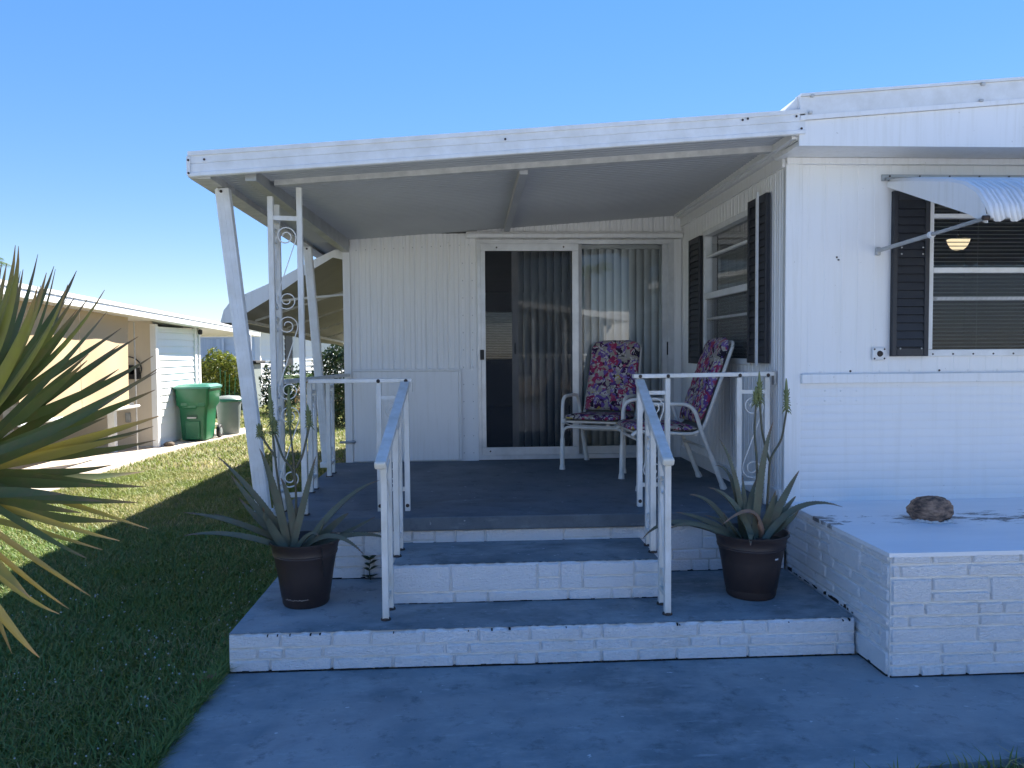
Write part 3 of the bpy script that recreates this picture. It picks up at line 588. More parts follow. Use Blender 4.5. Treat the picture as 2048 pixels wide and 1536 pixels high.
# ------------------------------------------------------------------ porch roof
proof = thing('porch_roof', 'white flat metal porch roof with grooved fascia and grey ceiling pans', 'porch roof', (0.2, 5.6, 2.5))
zc = lambda x, y: 2.622+.0745*x+max(0, (BY-y))/2.6*.030
XL, XR, FY = -1.52, 1.915, 4.33
ys = [4.36]
while ys[-1] < 14.0: ys += [ys[-1]+.035, ys[-1]+.041, ys[-1]+.047, ys[-1]+.05] if ys[-1] < BY else [ys[-1]+.5]
P = []
for i, y in enumerate(ys):
    d = .004 if (i % 4 in (1, 2) and y < BY) else 0
    P.append([(x, y, zc(x, y)+d) for x in (XL+.02, -.2, .8, 1.87)])
MB().grid(P).build('ceiling_pan', MT['ceil'], proof)
MB().loft([(XL+.01, 4.36, zc(XL, 4.4)+.05), (XL+.01, 14.1, zc(XL, 9)+.05), (XL+.01, 14.1, zc(XL, 9)+.11), (XL+.01, 4.36, zc(XL, 4.4)+.11)],
          [(1.868, 4.36, zc(1.868, 4.4)+.05), (1.868, 14.1, zc(1.868, 9)+.05), (1.868, 14.1, zc(1.868, 9)+.11), (1.868, 4.36, zc(1.868, 4.4)+.11)]).build('roof_deck', MT['metal'], proof)
zf = lambda x: 2.622+.0755*x
def fsec(x):
    z = zf(x); p = [(.024, 0), (0, 0), (-.006, .004), (-.006, .022), (0, .026), (0, .070), (.004, .072), (0, .075), (0, .112), (-.006, .115), (-.006, .138), (.024, .140)]
    return [(x, FY+a, z+b) for a, b in p]
MB().loft(fsec(XL), fsec(XR)).build('fascia', MT['metal'], proof)
bx('fascia_end_plate', MT['metal'], proof, XL-.006, XL+.014, FY-.010, FY-.0062, zf(XL)+.008, zf(XL)+.112, bevel=.002)
for (x, dz) in ((-1.515, .02), (-1.515, .09), (-1.43, .088), (.21, .085), (1.55, .10), (1.58, .105), (1.86, .10), (1.89, .03)):
    MB().lathe([(0, -.004), (.006, -.003), (.007, 0)], (x, FY-.0095, zf(x)+dz), 8, 'y').build('screw', MT['rust'], proof)
MB().loft([(XL, FY+.026, zf(XL)-.002), (XL, FY+.026, zf(XL)+.13), (XL+.11, FY+.026, zf(XL)+.13), (XL+.11, FY+.026, zf(XL)-.002)],
          [(XL, 14.05, zf(XL)-.04), (XL, 14.05, zf(XL)+.10), (XL+.11, 14.05, zf(XL)+.10), (XL+.11, 14.05, zf(XL)-.04)]).build('side_gutter', MT['beam'], proof)
MB().loft([(-1.235, 4.40, 2.505), (-1.175, 4.40, 2.505), (-1.175, 4.40, 2.60), (-1.235, 4.40, 2.60)],
          [(-1.115, BY-.02, 2.43), (-1.055, BY-.02, 2.43), (-1.055, BY-.02, 2.56), (-1.115, BY-.02, 2.56)]).build('side_beam', MT['galv'], proof)
MB().loft([(-1.14, 4.655, 2.535), (-1.14, 4.71, 2.535), (-1.14, 4.71, 2.60), (-1.14, 4.655, 2.60)],
          [(1.87, 4.655, 2.752), (1.87, 4.71, 2.752), (1.87, 4.71, 2.82), (1.87, 4.655, 2.82)]).build('front_beam', MT['beam'], proof)
MB().loft([(.315, 4.72, 2.62), (.365, 4.72, 2.62), (.365, 4.72, 2.69), (.315, 4.72, 2.69)],
          [(.315, BY-.08, 2.605), (.365, BY-.08, 2.605), (.365, BY-.08, 2.66), (.315, BY-.08, 2.66)]).build('ceiling_joint', MT['ceil'], proof)
bx('wall_channel', MT['trim'], proof, 1.855, 1.888, 4.37, BY-.02, 2.748, 2.79)
# ------------------------------------------------------------------ iron-work helpers
def ribbon(path, nrm, w, t):
    """flat bar following path (3D), width w along nrm, thickness t"""
    mb = MB(); nrm = Vector(nrm); rings = []
    path = [Vector(p) for p in path]
    for i, p in enumerate(path):
        d = (path[min(i+1, len(path)-1)]-path[max(i-1, 0)]).normalized(); b = d.cross(nrm).normalized()
        rings.append([p-nrm*w/2-b*t/2, p+nrm*w/2-b*t/2, p+nrm*w/2+b*t/2, p-nrm*w/2+b*t/2])
    vs = [q for r_ in rings for q in r_]; fs = []
    for i in range(len(rings)-1):
        for j in range(4): fs.append((i*4+j, i*4+(j+1) % 4, i*4+4+(j+1) % 4, i*4+4+j))
    return mb.add(vs, fs)
def s_scroll(width, z0, z1):
    """(u, z) points of one S scroll between two uprights"""
    r0 = width*.46; c = width/2; top = []; bot = []
    for k in range(26):
        a = R(-25+k*(560/25)); r_ = r0*(1-.72*k/25)
        top.append((c+r_*math.cos(a), z1-r0-.01+r_*math.sin(a)))
    for u, z in top: bot.append((width-u, z0+z1-z))
    mid_ = []
    return bot[::-1]+top
def scroll(name, parent, p, u, width, z0, z1, mat, slope=0):
    u = Vector(u).normalized(); nrm = u.cross(Vector((0, 0, 1)))
    pts = [Vector(p)+u*a+Vector((0, 0, b+slope*a)) for a, b in s_scroll(width, z0, z1)]
    return ribbon(pts, nrm, .018, .0055).build(name, mat, parent, smooth=40)
T = .032
def upright(parent, x, y, z0, z1, t=T): return MB().box(x-t/2, x+t/2, y-t/2, y+t/2, z0, z1).build('upright', MT['rail'], parent, bevel=.002)
def foot(parent, x, y, z):
    return MB().box(x-.024, x+.024, y-.024, y+.024, z, z+.006).build('foot_plate', MT['rust'], parent)
def bolt(parent, x, y, z):
    return MB().lathe([(0, -.007), (.006, -.006), (.007, -.002), (.012, 0)], (x, y, z), 10, 'y').build('bolt', MT['rust'], parent)
DZ = Z3+.001

# scrollwork corner post
cp = thing('corner_post', 'tall white scrollwork iron post at the left front corner of the deck', 'post', (-1.1, 4.72, DZ))
A, B, C_ = (-1.165, 4.66), (-1.005, 4.70), (-1.165, 4.82)
upright(cp, *A, DZ+.006, 2.47); upright(cp, *B, DZ+.006, 2.53); upright(cp, *C_, DZ+.006, 2.45)
for q in (A, B, C_): foot(cp, *q, DZ)
u = Vector((B[0]-A[0], B[1]-A[1], 0)); w = u.length-T; u.normalize(); st = Vector((A[0], A[1], 0))+u*T/2
u2 = Vector((0, 1, 0)); st2 = Vector((A[0], A[1]+T/2, 0)); w2 = .16-T
for za in (.69, 2.345): MB().bar((A[0], A[1], za), (B[0], B[1], za), .026, .026).build('crossbar', MT['rail'], cp)
for za in (.69, 2.345): MB().bar((A[0], A[1]+.01, za), (C_[0], C_[1], za), .026, .026).build('crossbar', MT['rail'], cp)
zz = [.72, 1.25, 1.79, 2.32]
for a, b in zip(zz, zz[1:]):
    scroll('scroll', cp, st, u, w, a, b-.01, MT['rail']); scroll('scroll', cp, st2, u2, w2, a, b-.01, MT['rail'])
# leaning posts
def lean(label, p, q, w):
    d = thing('leaning_post', label, 'post', (q[0], q[1], q[2]))
    MB().bar(p, q, w, .06, (0, 1, 0)).build('post_body', MT['metal'], d, bevel=.006, seg=2)
    for k in (-.3, 0, .3): MB().bar(Vector(p)+Vector((k*w, -.031, 0)), Vector(q)+Vector((k*w, -.031, 0)), .008, .004, (0, 1, 0)).build('flute', MT['metal'], d)
    MB().box(q[0]-.05, q[0]+.05, q[1]-.05, q[1]+.04, q[2]-.025, q[2]+.02).build('foot_bracket', MT['metal'], d, bevel=.004)
    MB().lathe([(0, -.006), (.008, -.005), (.009, 0)], (p[0], p[1]-.036, p[2]-.02), 8, 'y').build('bolt', MT['rust'], d)
lean('wide white leaning porch post at the front left, outside the scrollwork post', (-1.42, 4.60, 2.50), (-1.225, 4.60, .60), .08)
lean('white leaning porch post at the rear left, beside the back wall corner', (-1.375, 6.72, 2.45), (-1.245, 6.72, .58), .07)

# deck railings
def top_rail(parent, p, q, w=.05, h=.026):
    return MB().bar(p, q, w, h).build('top_rail', MT['rail'], parent, bevel=.003)
RY, RZ = 4.77, 1.372
fl = thing('front_left_railing', 'short white railing along the deck front left of the steps', 'railing', (-.7, RY, DZ))
top_rail(fl, (-.985, RY, RZ), (-.355, RY, RZ))
for x in (-.56, -.392):
    upright(fl, x, RY, DZ, RZ-.013); bolt(fl, x, RY-T/2, DZ+.035); bolt(fl, x, RY-.0255, RZ-.002)
for z in (1.268, .70): MB().bar((-.56+T/2, RY, z), (-.392-T/2, RY, z), .024, .024).build('crossbar', MT['rail'], fl)
scroll('scroll', fl, (-.56+T/2, RY, 0), (1, 0, 0), .168-T, .715, 1.255, MT['rail'])
MB().box(-.36, -.352, RY-.02, RY+.02, RZ-.07, RZ-.0135).build('end_tab', MT['rail'], fl)
fr = thing('front_right_railing', 'white railing with scroll panels along the deck front right of the steps', 'railing', (1.4, RY, DZ))
top_rail(fr, (1.02, RY, RZ+.012), (1.915, RY, RZ+.020))
for x in (1.062, 1.238, 1.695, 1.875):
    upright(fr, x, RY, DZ, RZ-.001); bolt(fr, x, RY-.0255, RZ+.012)
    if x < 1.5: bolt(fr, x, RY-T/2, DZ+.035)
for (a, b) in ((1.062, 1.238), (1.695, 1.875)):
    for z in (1.280, .70): MB().bar((a+T/2, RY, z), (b-T/2, RY, z), .024, .024).build('crossbar', MT['rail'], fr)
    scroll('scroll', fr, (a+T/2, RY, 0), (1, 0, 0), b-a-T, .715, 1.265, MT['rail'])
MB().box(1.915, 1.929, RY-.02, RY+.02, RZ-.05, RZ+.035).build('wall_bracket', MT['galv'], fr)
ls = thing('left_side_railing', 'white railing along the left side of the deck toward the back wall', 'railing', (-1.1, 5.7, DZ))
top_rail(ls, (-1.165, 4.845, 1.365), (-1.09, 6.92, 1.345))
for (ya, yb) in ((5.45, 5.60), (6.15, 6.32)):
    for y in (ya, yb): upright(ls, -1.12, y, DZ, 1.338); foot(ls, -1.12, y, DZ)
    for z in (1.27, .66): MB().bar((-1.12, ya+T/2, z), (-1.12, yb-T/2, z), .024, .024, (1, 0, 0)).build('crossbar', MT['rail'], ls)
    scroll('scroll', ls, (-1.12, ya+T/2, 0), (0, 1, 0), yb-ya-T, .675, 1.255, MT['rail'])
# stair handrails
def handrail(name, label, x_top, x_bot, ys):
    t = thing(name, label, 'handrail', (x_bot, ys[0], Z1+.004))
    p0 = Vector((x_bot-.01, ys[0]-.05, .990)); p1 = Vector((x_top, 4.735, 1.353))
    lerp = lambda y: p0+(p1-p0)*((y-p0.y)/(p1.y-p0.y))
    MB().bar(p0, p1, .056, .030).build('hand_rail', MT['rail'], t, bevel=.004, seg=2)
    d = (p1-p0).normalized()
    cap = MB().bar(p0-d*.022, p0+d*.012, .060, .040).build('end_cap', MT['cap'], t, bevel=.012, seg=3)
    for k, y in enumerate(ys):
        z0 = (Z1 if k < 2 else Z2)+.004; q = lerp(y); x = x_bot+(x_top-x_bot)*(y-ys[0])/.9
        upright(t, x, y, z0+.008, q.z-.014); 
        MB().lathe([(.026, 0), (.026, .005), (.020, .012), (.016, .013)], (x, y, z0), 12).build('foot_plate', MT['rust'], t)
    for i in (0, 2):
        ya, yb = ys[i], ys[i+1]; x = x_bot+(x_top-x_bot)*(ya-ys[0])/.9; sl = d.z/d.y
        z0 = (Z1 if i < 1 else Z2)+.1; z1 = lerp(ya).z-.09
        for z in (z0, z1): MB().bar((x, ya+T/2, z), (x+.005, yb-T/2, z+sl*(yb-ya)*(z == z1)), .022, .022, (1, 0, 0)).build('crossbar', MT['rail'], t)
        scroll('scroll', t, (x, ya+T/2, 0), (0, 1, 0), yb-ya-T, z0+.012, z1-.012, MT['rail'])
handrail('stair_handrail', 'white sloping iron handrail on the left side of the steps', -.395, -.437, (3.885, 4.045, 4.305, 4.45))
handrail('stair_handrail', 'white sloping iron handrail on the right side of the steps', 1.055, 1.002, (3.855, 4.015, 4.275, 4.425))

# ------------------------------------------------------------------ pots and aloes
def pot(label, x, y, r, h, lean_=0):
    t = thing('plant_pot', label, 'plant pot', (x, y, Z1+.004))
    k = r/.195
    prof_ = [(0, 0), (.122*k, 0), (.130*k, .012), (.132*k, .045), (.136*k, .048), (.158*k, h*.55), (.172*k, h*.76), (.178*k, h*.78), (.176*k, h*.795), (.181*k, h*.81), (.179*k, h*.83), (.187*k, h*.94), (.197*k, h*.965), (.199*k, h), (.190*k, h), (.183*k, h*.93), (.172*k, h*.86)]
    MB().lathe(prof_, (x, y, Z1+.005), 48).build('pot_wall', MT['pot'], t, smooth=50)
    MB().lathe([(0, h*.885), (.08*k, h*.90), (.177*k, h*.87)], (x, y, Z1+.005), 24).build('soil', MT['potsoil'], t, smooth=60)
    return t
PL, PR = (-.90, 4.19), (1.545, 4.14)
pl_ = pot('brown plastic plant pot with a cracked rim on the lower step left of the stairs', *PL, .186, .350)
pr_ = pot('brown plastic plant pot with small white sticker on the lower step, right side', *PR, .200, .352)
def on_pot(cx, cy, r, ang, z, s=.001): return (cx+(r+s)*math.cos(ang), cy+(r+s)*math.sin(ang), z)
# crack and scuff on the left pot, sticker on the right pot
mb = MB()
for k in range(9):
    z = Z1+.34-.018*k; r_ = .186-.0022*k if k > 1 else .19; a = R(-52+.9*k+rs.uniform(-1, 1)); p = on_pot(*PL, r_-.003*(k > 2), a, z)
    q = on_pot(*PL, r_-.002-.003*(k > 2), a+R(1), z-.02); mb.bar(p, q, .005, .004)
mb.build('crack', MT['dark'], pl_)
mb = MB()
for k in range(14):
    a = R(-128+4*k); mb.box(*[v for p in [on_pot(*PL, .1245, a, Z1+.052+rs.uniform(-.001, .004), .004)] for v in (p[0]-.006, p[0]+.006, p[1]-.002, p[1]+.004, p[2], p[2]+rs.uniform(.002, .006))])
mb.build('scuff', simple('scuff', (.26, .22, .19), None, 40, .8), pl_)
mb = MB(); row = lambda z: [on_pot(*PR, .166, R(a), z, .004) for a in (-64, -61, -58, -55)]
mb.grid([row(Z1+.232), row(Z1+.262)]).build('sticker', simple('sticker_white', (.62, .64, .66), (.30, .36, .42), 90, .6), pr_)
def leaf(name, mat, parent, b, c, t, w, thick=.3, n=9, tooth=False, up=(0, 0, 1), sides=None):
    """tapering succulent or sword leaf along a quadratic curve: channelled upper face, keeled back"""
    b, c, t = Vector(b), Vector(c), Vector(t); rings = []
    for i in range(n+1):
        s_ = i/n; p = b*(1-s_)**2+c*2*s_*(1-s_)+t*s_*s_; d = ((c-b)*(1-s_)+(t-c)*s_).normalized()
        side = d.cross(Vector(up))
        if side.length < .2: side = d.cross(Vector((0, 1, 0)))
        side.normalize(); nr = side.cross(d).normalized()
        if nr.z < 0: nr = -nr
        ww = w*.5*(min(1, .75+.9*s_) if sides is None else sides(s_))*((1-s_)**.75 if s_ < 1 else 0)+.0008; th = ww*thick
        rings.append([p-side*ww+nr*th*.5, p-nr*th*.1, p+side*ww+nr*th*.5, p+side*ww*.55-nr*th*.9, p-nr*th*1.15, p-side*ww*.55-nr*th*.9])
    mb = MB(); vs = [q for r_ in rings for q in r_]; m = 6
    fs = [(i*m+j, i*m+(j+1) % m, (i+1)*m+(j+1) % m, (i+1)*m+j) for i in range(n) for j in range(m)]
    mb.add(vs, fs)
    if tooth:
        for i in range(1, n*3):
            s_ = i/(n*3); k = min(n-1, int(s_*n)); f = s_*n-k
            for q, sg in ((0, -1), (2, 1)):
                p = rings[k][q].lerp(rings[k+1][q], f); o = (rings[k][q]-rings[k][1]).normalized()*.0045*(1-s_*.6); d = (rings[k+1][q]-rings[k][q]).normalized()*.0035
                mb.add([p-d, p+d, p+o+d*.6], [(0, 1, 2)])
    ob = mb.build(name, mat, parent, smooth=70)
    al = [i/n for i in range(n+1) for _ in range(6)]; al += [.5]*(len(mb.v)-len(al))
    ob.data.attributes.new('along', 'FLOAT', 'POINT').data.foreach_set('value', al)
    return ob
def aloe(label, pc, leaves, stalks, dry=()):
    t = thing('aloe_plant', label, 'aloe', (pc[0], pc[1], Z1+.30))
    for L, m in [(l, 'aloe') for l in leaves]+[(l, 'aloedry') for l in dry]:
        b, c, tip, w = L; off = Vector((b[0]-pc[0], b[1]-pc[1], 0))
        if off.length > .08: off = off.normalized()*.08
        off += Vector((rs.uniform(-.02, .02), rs.uniform(-.05, .05), 0))
        leaf('leaf', MT[m], t, (pc[0]+off.x, pc[1]+off.y, Z1+.31), c, tip, w*(.85 if tip[2] > .95 else .95), .45, 10, True, up=(rs.uniform(-.3, .3), -.7, 1), sides=lambda q: (min(1, .7+.9*q))*(1-q**1.9)/max(.02, (1-q)**.75))
    for k, s_ in enumerate(stalks):
        pts = [Vector(p) for p in s_]; tip = pts[0]; base = pts[1]
        sm = []
        for i in range(1, len(pts)-1):
            for q in range(4): sm.append(pts[i].lerp(pts[i+1], q/4))
        sm.append(pts[-1])
        if len(sm) > 2: sm = [sm[0]]+[(sm[i-1]+sm[i]*2+sm[i+1])/4 for i in range(1, len(sm)-1)]+[sm[-1]]
        sk = MB().tube(sm, [.0055+.002*i/len(sm) for i in range(len(sm))], 7).build('flower_stalk', MT['stalk'], t, smooth=60)
        n = 10; mb = MB().tube([base.lerp(tip, i/n) for i in range(n+1)], [(.005+.0085*math.sin(math.pi*min(1, .12+i/n*.95))**.8*(1-.55*i/n)) if i < n else .002 for i in range(n+1)], 8)
        mb.build('flower_spike', MT['flower'], sk, smooth=60)
        mb = MB(); ax = (tip-base); 
        for i in range(40):
            f = (i/40)*.55-.02; a = i*2.4; p = base+ax*f; o = Vector((math.cos(a), math.sin(a), 0))
            dn = -.012+.030*f*2; ln = .020*(1-f*.9)
            mb.tube([p+o*.006, p+o*(.006+ln*.7)+Vector((0, 0, dn)), p+o*(.006+ln)+Vector((0, 0, dn*1.6-.004))], [.0022, .003, .0012], 5)
        mb.build('florets', MT['flower'], sk)
aloe('spiky aloe with tall faded flower stalks growing in the left pot', PL, ALOE_L, STALK_L)
aloe('spiky aloe with three tall flower stalks and one pink dry leaf in the right pot', PR, ALOE_R, STALK_R, ALOE_DRY)
# weed at the foot of the deck
wd = thing('weed_seedling', 'small dark green leafy weed sprouting beside the left handrail on the lower step', 'weed', (-.605, 4.585, Z1+.004))
MB().tube([(-.605, 4.585, Z1+.004), (-.612, 4.583, Z1+.07), (-.603, 4.585, Z1+.125)], [.003, .0025, .0015], 5).build('stem', MT['bushd'], wd)
for (z, a, l) in ((.012, 200, .06), (.014, -10, .06), (.02, 300, .05), (.02, 250, .045), (.055, 170, .045), (.06, 20, .055), (.085, 160, .04), (.095, 25, .06), (.12, 150, .065), (.122, 45, .06), (.122, 270, .04)):
    o = Vector((math.cos(R(a)), math.sin(R(a))*.7, .35)); b = Vector((-.607, 4.584, Z1+.004+z))
    leaf('leaf', MT['bushd'], wd, b, b+o*l*.6+Vector((0, 0, .01)), b+o*l, .032, .12, 5, sides=lambda s_: .25+1.6*math.sin(math.pi*min(1, s_*1.1+.05)))

# ------------------------------------------------------------------ garden chairs with cushions
def bend(pts, r, n=5):
    """round the corners of a polyline"""
    pts = [Vector(p) for p in pts]; out = [pts[0]]
    for a, p, b in zip(pts, pts[1:], pts[2:]):
        k = min(r, (a-p).length*.49, (b-p).length*.49); u = p+(a-p).normalized()*k; v = p+(b-p).normalized()*k
        for i in range(n+1): s_ = i/n; out.append(u*(1-s_)**2+p*2*s_*(1-s_)+v*s_*s_)
    return out+[pts[-1]]
def make_chair(label):
    t = thing('patio_chair', label, 'chair', (0, 0, 0), 'patio chairs on the deck')
    for s_ in (-1, 1):
        x = s_*.262
        MB().tube(bend([(x, .015, .10), (x, .02, .40), (x, .03, .605), (x, .40, .605), (x, .47, .38), (x, .585, .10)], .09), .0145, 10).build('arm_frame', MT['chair'], t, smooth=60)
        for (a, b) in (((x, .018, .26), (x, .012, .0)), ((x, .52, .26), (x, .625, .0))):
            d = Vector(b)-Vector(a)
            MB().tube([a, Vector(a)+d*.1, Vector(a)+d*.85, Vector(a)+d*.88, Vector(b)-Vector((0, 0, 0))], [.0175, .019, .0185, .0225, .025], 12).build('leg', MT['chair'], t, smooth=50)
        MB().tube(bend([(s_*.235, -.03, .385), (s_*.235, .0, .415), (s_*.235, .47, .385), (s_*.215, .70, 1.00)], .10), .013, 10).build('side_tube', MT['chair'], t, smooth=60)
    MB().tube(bend([(-.215, .70, 1.00), (-.19, .715, 1.035), (.19, .715, 1.035), (.215, .70, 1.00)], .05), .013, 10).build('top_tube', MT['chair'], t, smooth=60)
    MB().tube(bend([(-.262, .017, .24), (-.25, .017, .355), (.25, .017, .355), (.262, .017, .24)], .09), .011, 8).build('front_arch', MT['chair'], t, smooth=60)
    MB().tube([(-.25, .50, .29), (.25, .50, .29)], .010, 8).build('rear_bar', MT['chair'], t, smooth=60)
    MB().tube([(-.24, .02, .40), (.24, .02, .40)], .012, 8).build('seat_bar', MT['chair'], t, smooth=60)
    MB().tube([(-.235, .43, .385), (.235, .43, .385)], .010, 8).build('seat_bar', MT['chair'], t, smooth=60)
    MB().tube([(-.255, -.0, .395), (-.18, -.005, .372), (.18, -.005, .372), (.255, .0, .395)], .004, 6).build('wire', MT['chair'], t, smooth=60)
    # sling
    P = [[(x, y, z) for x in (-.225, .225)] for (y, z) in ((.0, .412), (.2, .400), (.42, .393), (.49, .44), (.55, .60), (.69, .97))]
    MB().grid(P).build('sling', MT['floralback'], t, smooth=60, solid=.006)
    return t
def pad(path, w, th, round_end=0, round_start=0, tuft=5):
    """stuffed pad along a (y, z) path"""
    n, m = 30, 20; P = []; L = [0]
    for a, b in zip(path, path[1:]): L.append(L[-1]+math.dist(a, b))
    def at(s_):
        d = s_*L[-1]
        for i in range(len(path)-1):
            if d <= L[i+1]+1e-9: f = (d-L[i])/(L[i+1]-L[i]); return [path[i][k]+(path[i+1][k]-path[i][k])*f for k in (0, 1)], math.atan2(path[i+1][1]-path[i][1], path[i+1][0]-path[i][0])
    top = []
    for i in range(n+1):
        s_ = i/n; (y, z), a = at(s_); e = 1-abs(2*s_-1)**10; row = []
        hw = w/2
        if round_end and s_ > 1-round_end: q = (s_-1+round_end)/round_end; hw *= math.sqrt(max(0, 1-q**3))*.45+.55 if q < 1 else .55
        if round_start and s_ < round_start: q = 1-s_/round_start; hw *= 1-.12*q*q
        ring = []
        for j in range(m):
            th_ = 2*math.pi*j/m; cx, cy = math.cos(th_), math.sin(th_)
            x = hw*(abs(cx)**.45)*(1 if cx > 0 else -1); h = th/2*(abs(cy)**.7)*(1 if cy > 0 else -1)
            puff = .72+.28*abs(math.sin(math.pi*s_*tuft))**.45; puff *= (.80+.20*abs(math.sin(math.pi*(x/hw*.5+.5)*2))**.4)
            h *= puff*(.25+.75*max(0, e))
            ring.append((x, y-math.sin(a)*h, z+math.cos(a)*h))
        P.append(ring)
    mb = MB(); vs = [q for r_ in P for q in r_]
    fs = [(i*m+j, i*m+(j+1) % m, (i+1)*m+(j+1) % m, (i+1)*m+j) for i in range(n) for j in range(m)]+[tuple(range(m-1, -1, -1)), tuple(range(n*m, n*m+m))]
    return mb.add(vs, fs)
def make_cushion(label):
    t = thing('chair_cushion', label, 'cushion', (0, 0, 0), 'floral chair cushions')
    pad([(-.045, .434), (.0, .441), (.2, .434), (.44, .428)], .475, .058, 0, .2, 4).build('seat_pad', MT['floral'], t, smooth=80)
    pad([(.455, .465), (.52, .62), (.60, .84), (.685, 1.07)], .445, .075, .16, 0, 5).build('back_pad', MT['floral'], t, smooth=80)
    return t
for (lab, cl, loc, a) in (('white tubular garden chair facing the steps, beside the sliding door', 'purple and pink floral cushion on the chair beside the sliding door', (.985, 6.19, DZ), -28),
                          ('white tubular garden chair seen from the side, backed against the shuttered window', 'purple and pink floral cushion on the chair backed against the shuttered window', (1.15, 5.55, DZ), -88)):
    c = make_chair(lab); c.location = loc; c.rotation_euler.z = R(a)
    k = make_cushion(cl); k.location = loc; k.rotation_euler.z = R(a)

# ------------------------------------------------------------------ coconut, cover plate, latch
def husk():
    n, m = 28, 36; P = []
    t = thing('coconut', 'brown rough coconut husk lying on the white ledge', 'coconut', (2.545, 4.10, PZ+.012))
    for i in range(n+1):
        th_ = math.pi*i/n; row = []
        for j in range(m):
            ph = 2*math.pi*j/m; d = Vector((math.sin(th_)*math.cos(ph), math.sin(th_)*math.sin(ph), math.cos(th_)))
            r_ = 1+.07*math.sin(3*ph+1)*math.sin(th_)+.05*math.sin(7*ph+th_*5)*math.sin(th_)+.035*math.sin(13*ph+3*math.sin(th_*4))*math.sin(th_)+rs.uniform(-.022, .022)+.06*math.cos(th_*2+.6)
            row.append((2.545+d.x*.122*r_+.008*d.z, 4.10+d.y*.105*r_, max(PZ+.0125, PZ+.068+d.z*.072*r_)))
        P.append(row+[row[0]])
    MB().grid(P).build('husk', MT['wood'], t, smooth=70)
    mb = MB()
    for k in range(40):
        a = R(-160+3.6*k+rs.uniform(-2, 2)); x, y = 2.545+.108*math.cos(a), 4.10+.094*math.sin(a); h = rs.uniform(.004, .016); q = rs.uniform(.004, .009)
        mb.box(x-q, x+q, y-q*.6, y+q*.6, PZ+.012, PZ+.012+h)
    mb.build('paint_drip', MT['stone'], t)
husk()
pt = thing('outlet_cover', 'small square white cable cover plate on the house wall left of the shutter', 'cover plate', (2.535, WY, 1.48))
MB().box(2.492, 2.577, WY-.022, WY-.003, 1.473, 1.553).build('plate', MT['metal'], pt, bevel=.008, seg=3)
MB().lathe([(0, -.014), (.014, -.012), (.018, -.004), (.019, 0)], (2.537, WY-.0225, 1.514), 14, 'y').build('socket', MT['rust'], pt)
for x in (2.503, 2.566):
    for z in (1.484, 1.542): MB().lathe([(0, -.003), (.005, -.002), (.006, 0)], (x, WY-.0225, z), 8, 'y').build('screw', MT['rust'], pt)
tp = thing('faucet_pipe', 'short metal pipe stub poking out beside the left railing at the back wall corner', 'pipe', (-1.08, 6.9, .74))
MB().tube([(-1.16, 6.9, .745), (-1.02, 6.9, .748)], .011, 8).build('pipe', MT['galv'], tp, smooth=60)
MB().lathe([(0, -.02), (.016, -.018), (.016, .0), (0, .002)], (-1.03, 6.9, .748), 10, 'x').build('nut', MT['galv'], tp)
cd = thing('cable_strip', 'thin white vertical cable strip crossing the black shutter beside the porch corner', 'cable strip', (1.9, 4.985, 1.4))
MB().box(1.880, 1.8945, 4.972, 4.992, 1.44, 2.57).build('strip', MT['metal'], cd)

# ------------------------------------------------------------------ window awning at the right
aw = thing('window_awning', 'white scalloped metal awning with grey struts over the front window', 'awning', (3.2, 4.2, 2.3))
AX0, AX1 = 2.57, 4.22
prof_a = [(4.63, 2.565), (4.42, 2.525), (4.20, 2.475), (4.02, 2.435), (3.90, 2.395), (3.80, 2.335), (3.735, 2.26), (3.705, 2.165)]
mbh = MB(); P = []; nx = 460
for i in range(nx+1):
    x = AX0+(AX1-AX0)*i/nx; ph = (x-AX0)/.086; fr = (ph*3) % 1; rib = .010*abs(math.sin(math.pi*ph))+(.012 if .25 < fr < .75 else 0); sc = .028*(1-abs(math.sin(math.pi*ph*1.0))**1.2)
    row = []
    for k, (y, z) in enumerate(prof_a):
        tn = (0, 1) if k < 4 else ((-.7, .7) if k < 6 else (-1, .1)); row.append((x, y+tn[0]*rib, z+tn[1]*rib+(sc if k == len(prof_a)-1 else 0)))
    P.append(row)
mbh.grid(P).build('hood', MT['hood'], aw, smooth=30, solid=.003)
low_ = [(4.635, 2.535), (3.86, 2.235), (3.72, 2.165)]
for x in (AX0-.004, AX1+.001): MB().loft([(x, y, z) for y, z in prof_a+low_[::-1]], [(x+.003, y, z) for y, z in prof_a+low_[::-1]]).build('end_panel', MT['trim'], aw)
bx('wall_track', MT['galv'], aw, AX0-.03, AX1+.03, WY-.012, WY-.004, 2.575, 2.615, bevel=.002)
MB().tube([(AX0-.01, WY-.030, 2.582), (AX1+.02, WY-.030, 2.582)], .013, 10).build('hinge_rod', MT['galv'], aw, smooth=60)
for k in range(8): MB().lathe([(0, -.004), (.005, -.003), (.006, 0)], (AX0+.02+k*.19, WY-.0125, 2.604), 8, 'y').build('screw', MT['rust'], aw)
for x0 in (2.52, 4.27):
    p, q = Vector((x0, WY-.02, 2.148)), Vector((AX0-.012 if x0 < 3 else AX1+.012, 3.70, 2.188))
    MB().tube([p, p.lerp(q, .56)], .0125, 10).build('strut', MT['galv'], aw, smooth=60)
    MB().tube([p.lerp(q, .54), q], .010, 10).build('strut', MT['galv'], aw, smooth=60)
    MB().tube([p.lerp(q, .53), p.lerp(q, .555)], .019, 12).build('collar', MT['metal'], aw, smooth=60)
    MB().box(x0-.014, x0+.014, WY-.026, WY-.004, 2.12, 2.17).build('strut_bracket', MT['galv'], aw, bevel=.004)
    MB().lathe([(0, -.02), (.012, -.02), (.012, .01), (0, .01)], (q.x, q.y, q.z), 10, 'x').build('strut_pin', MT['rust'], aw)
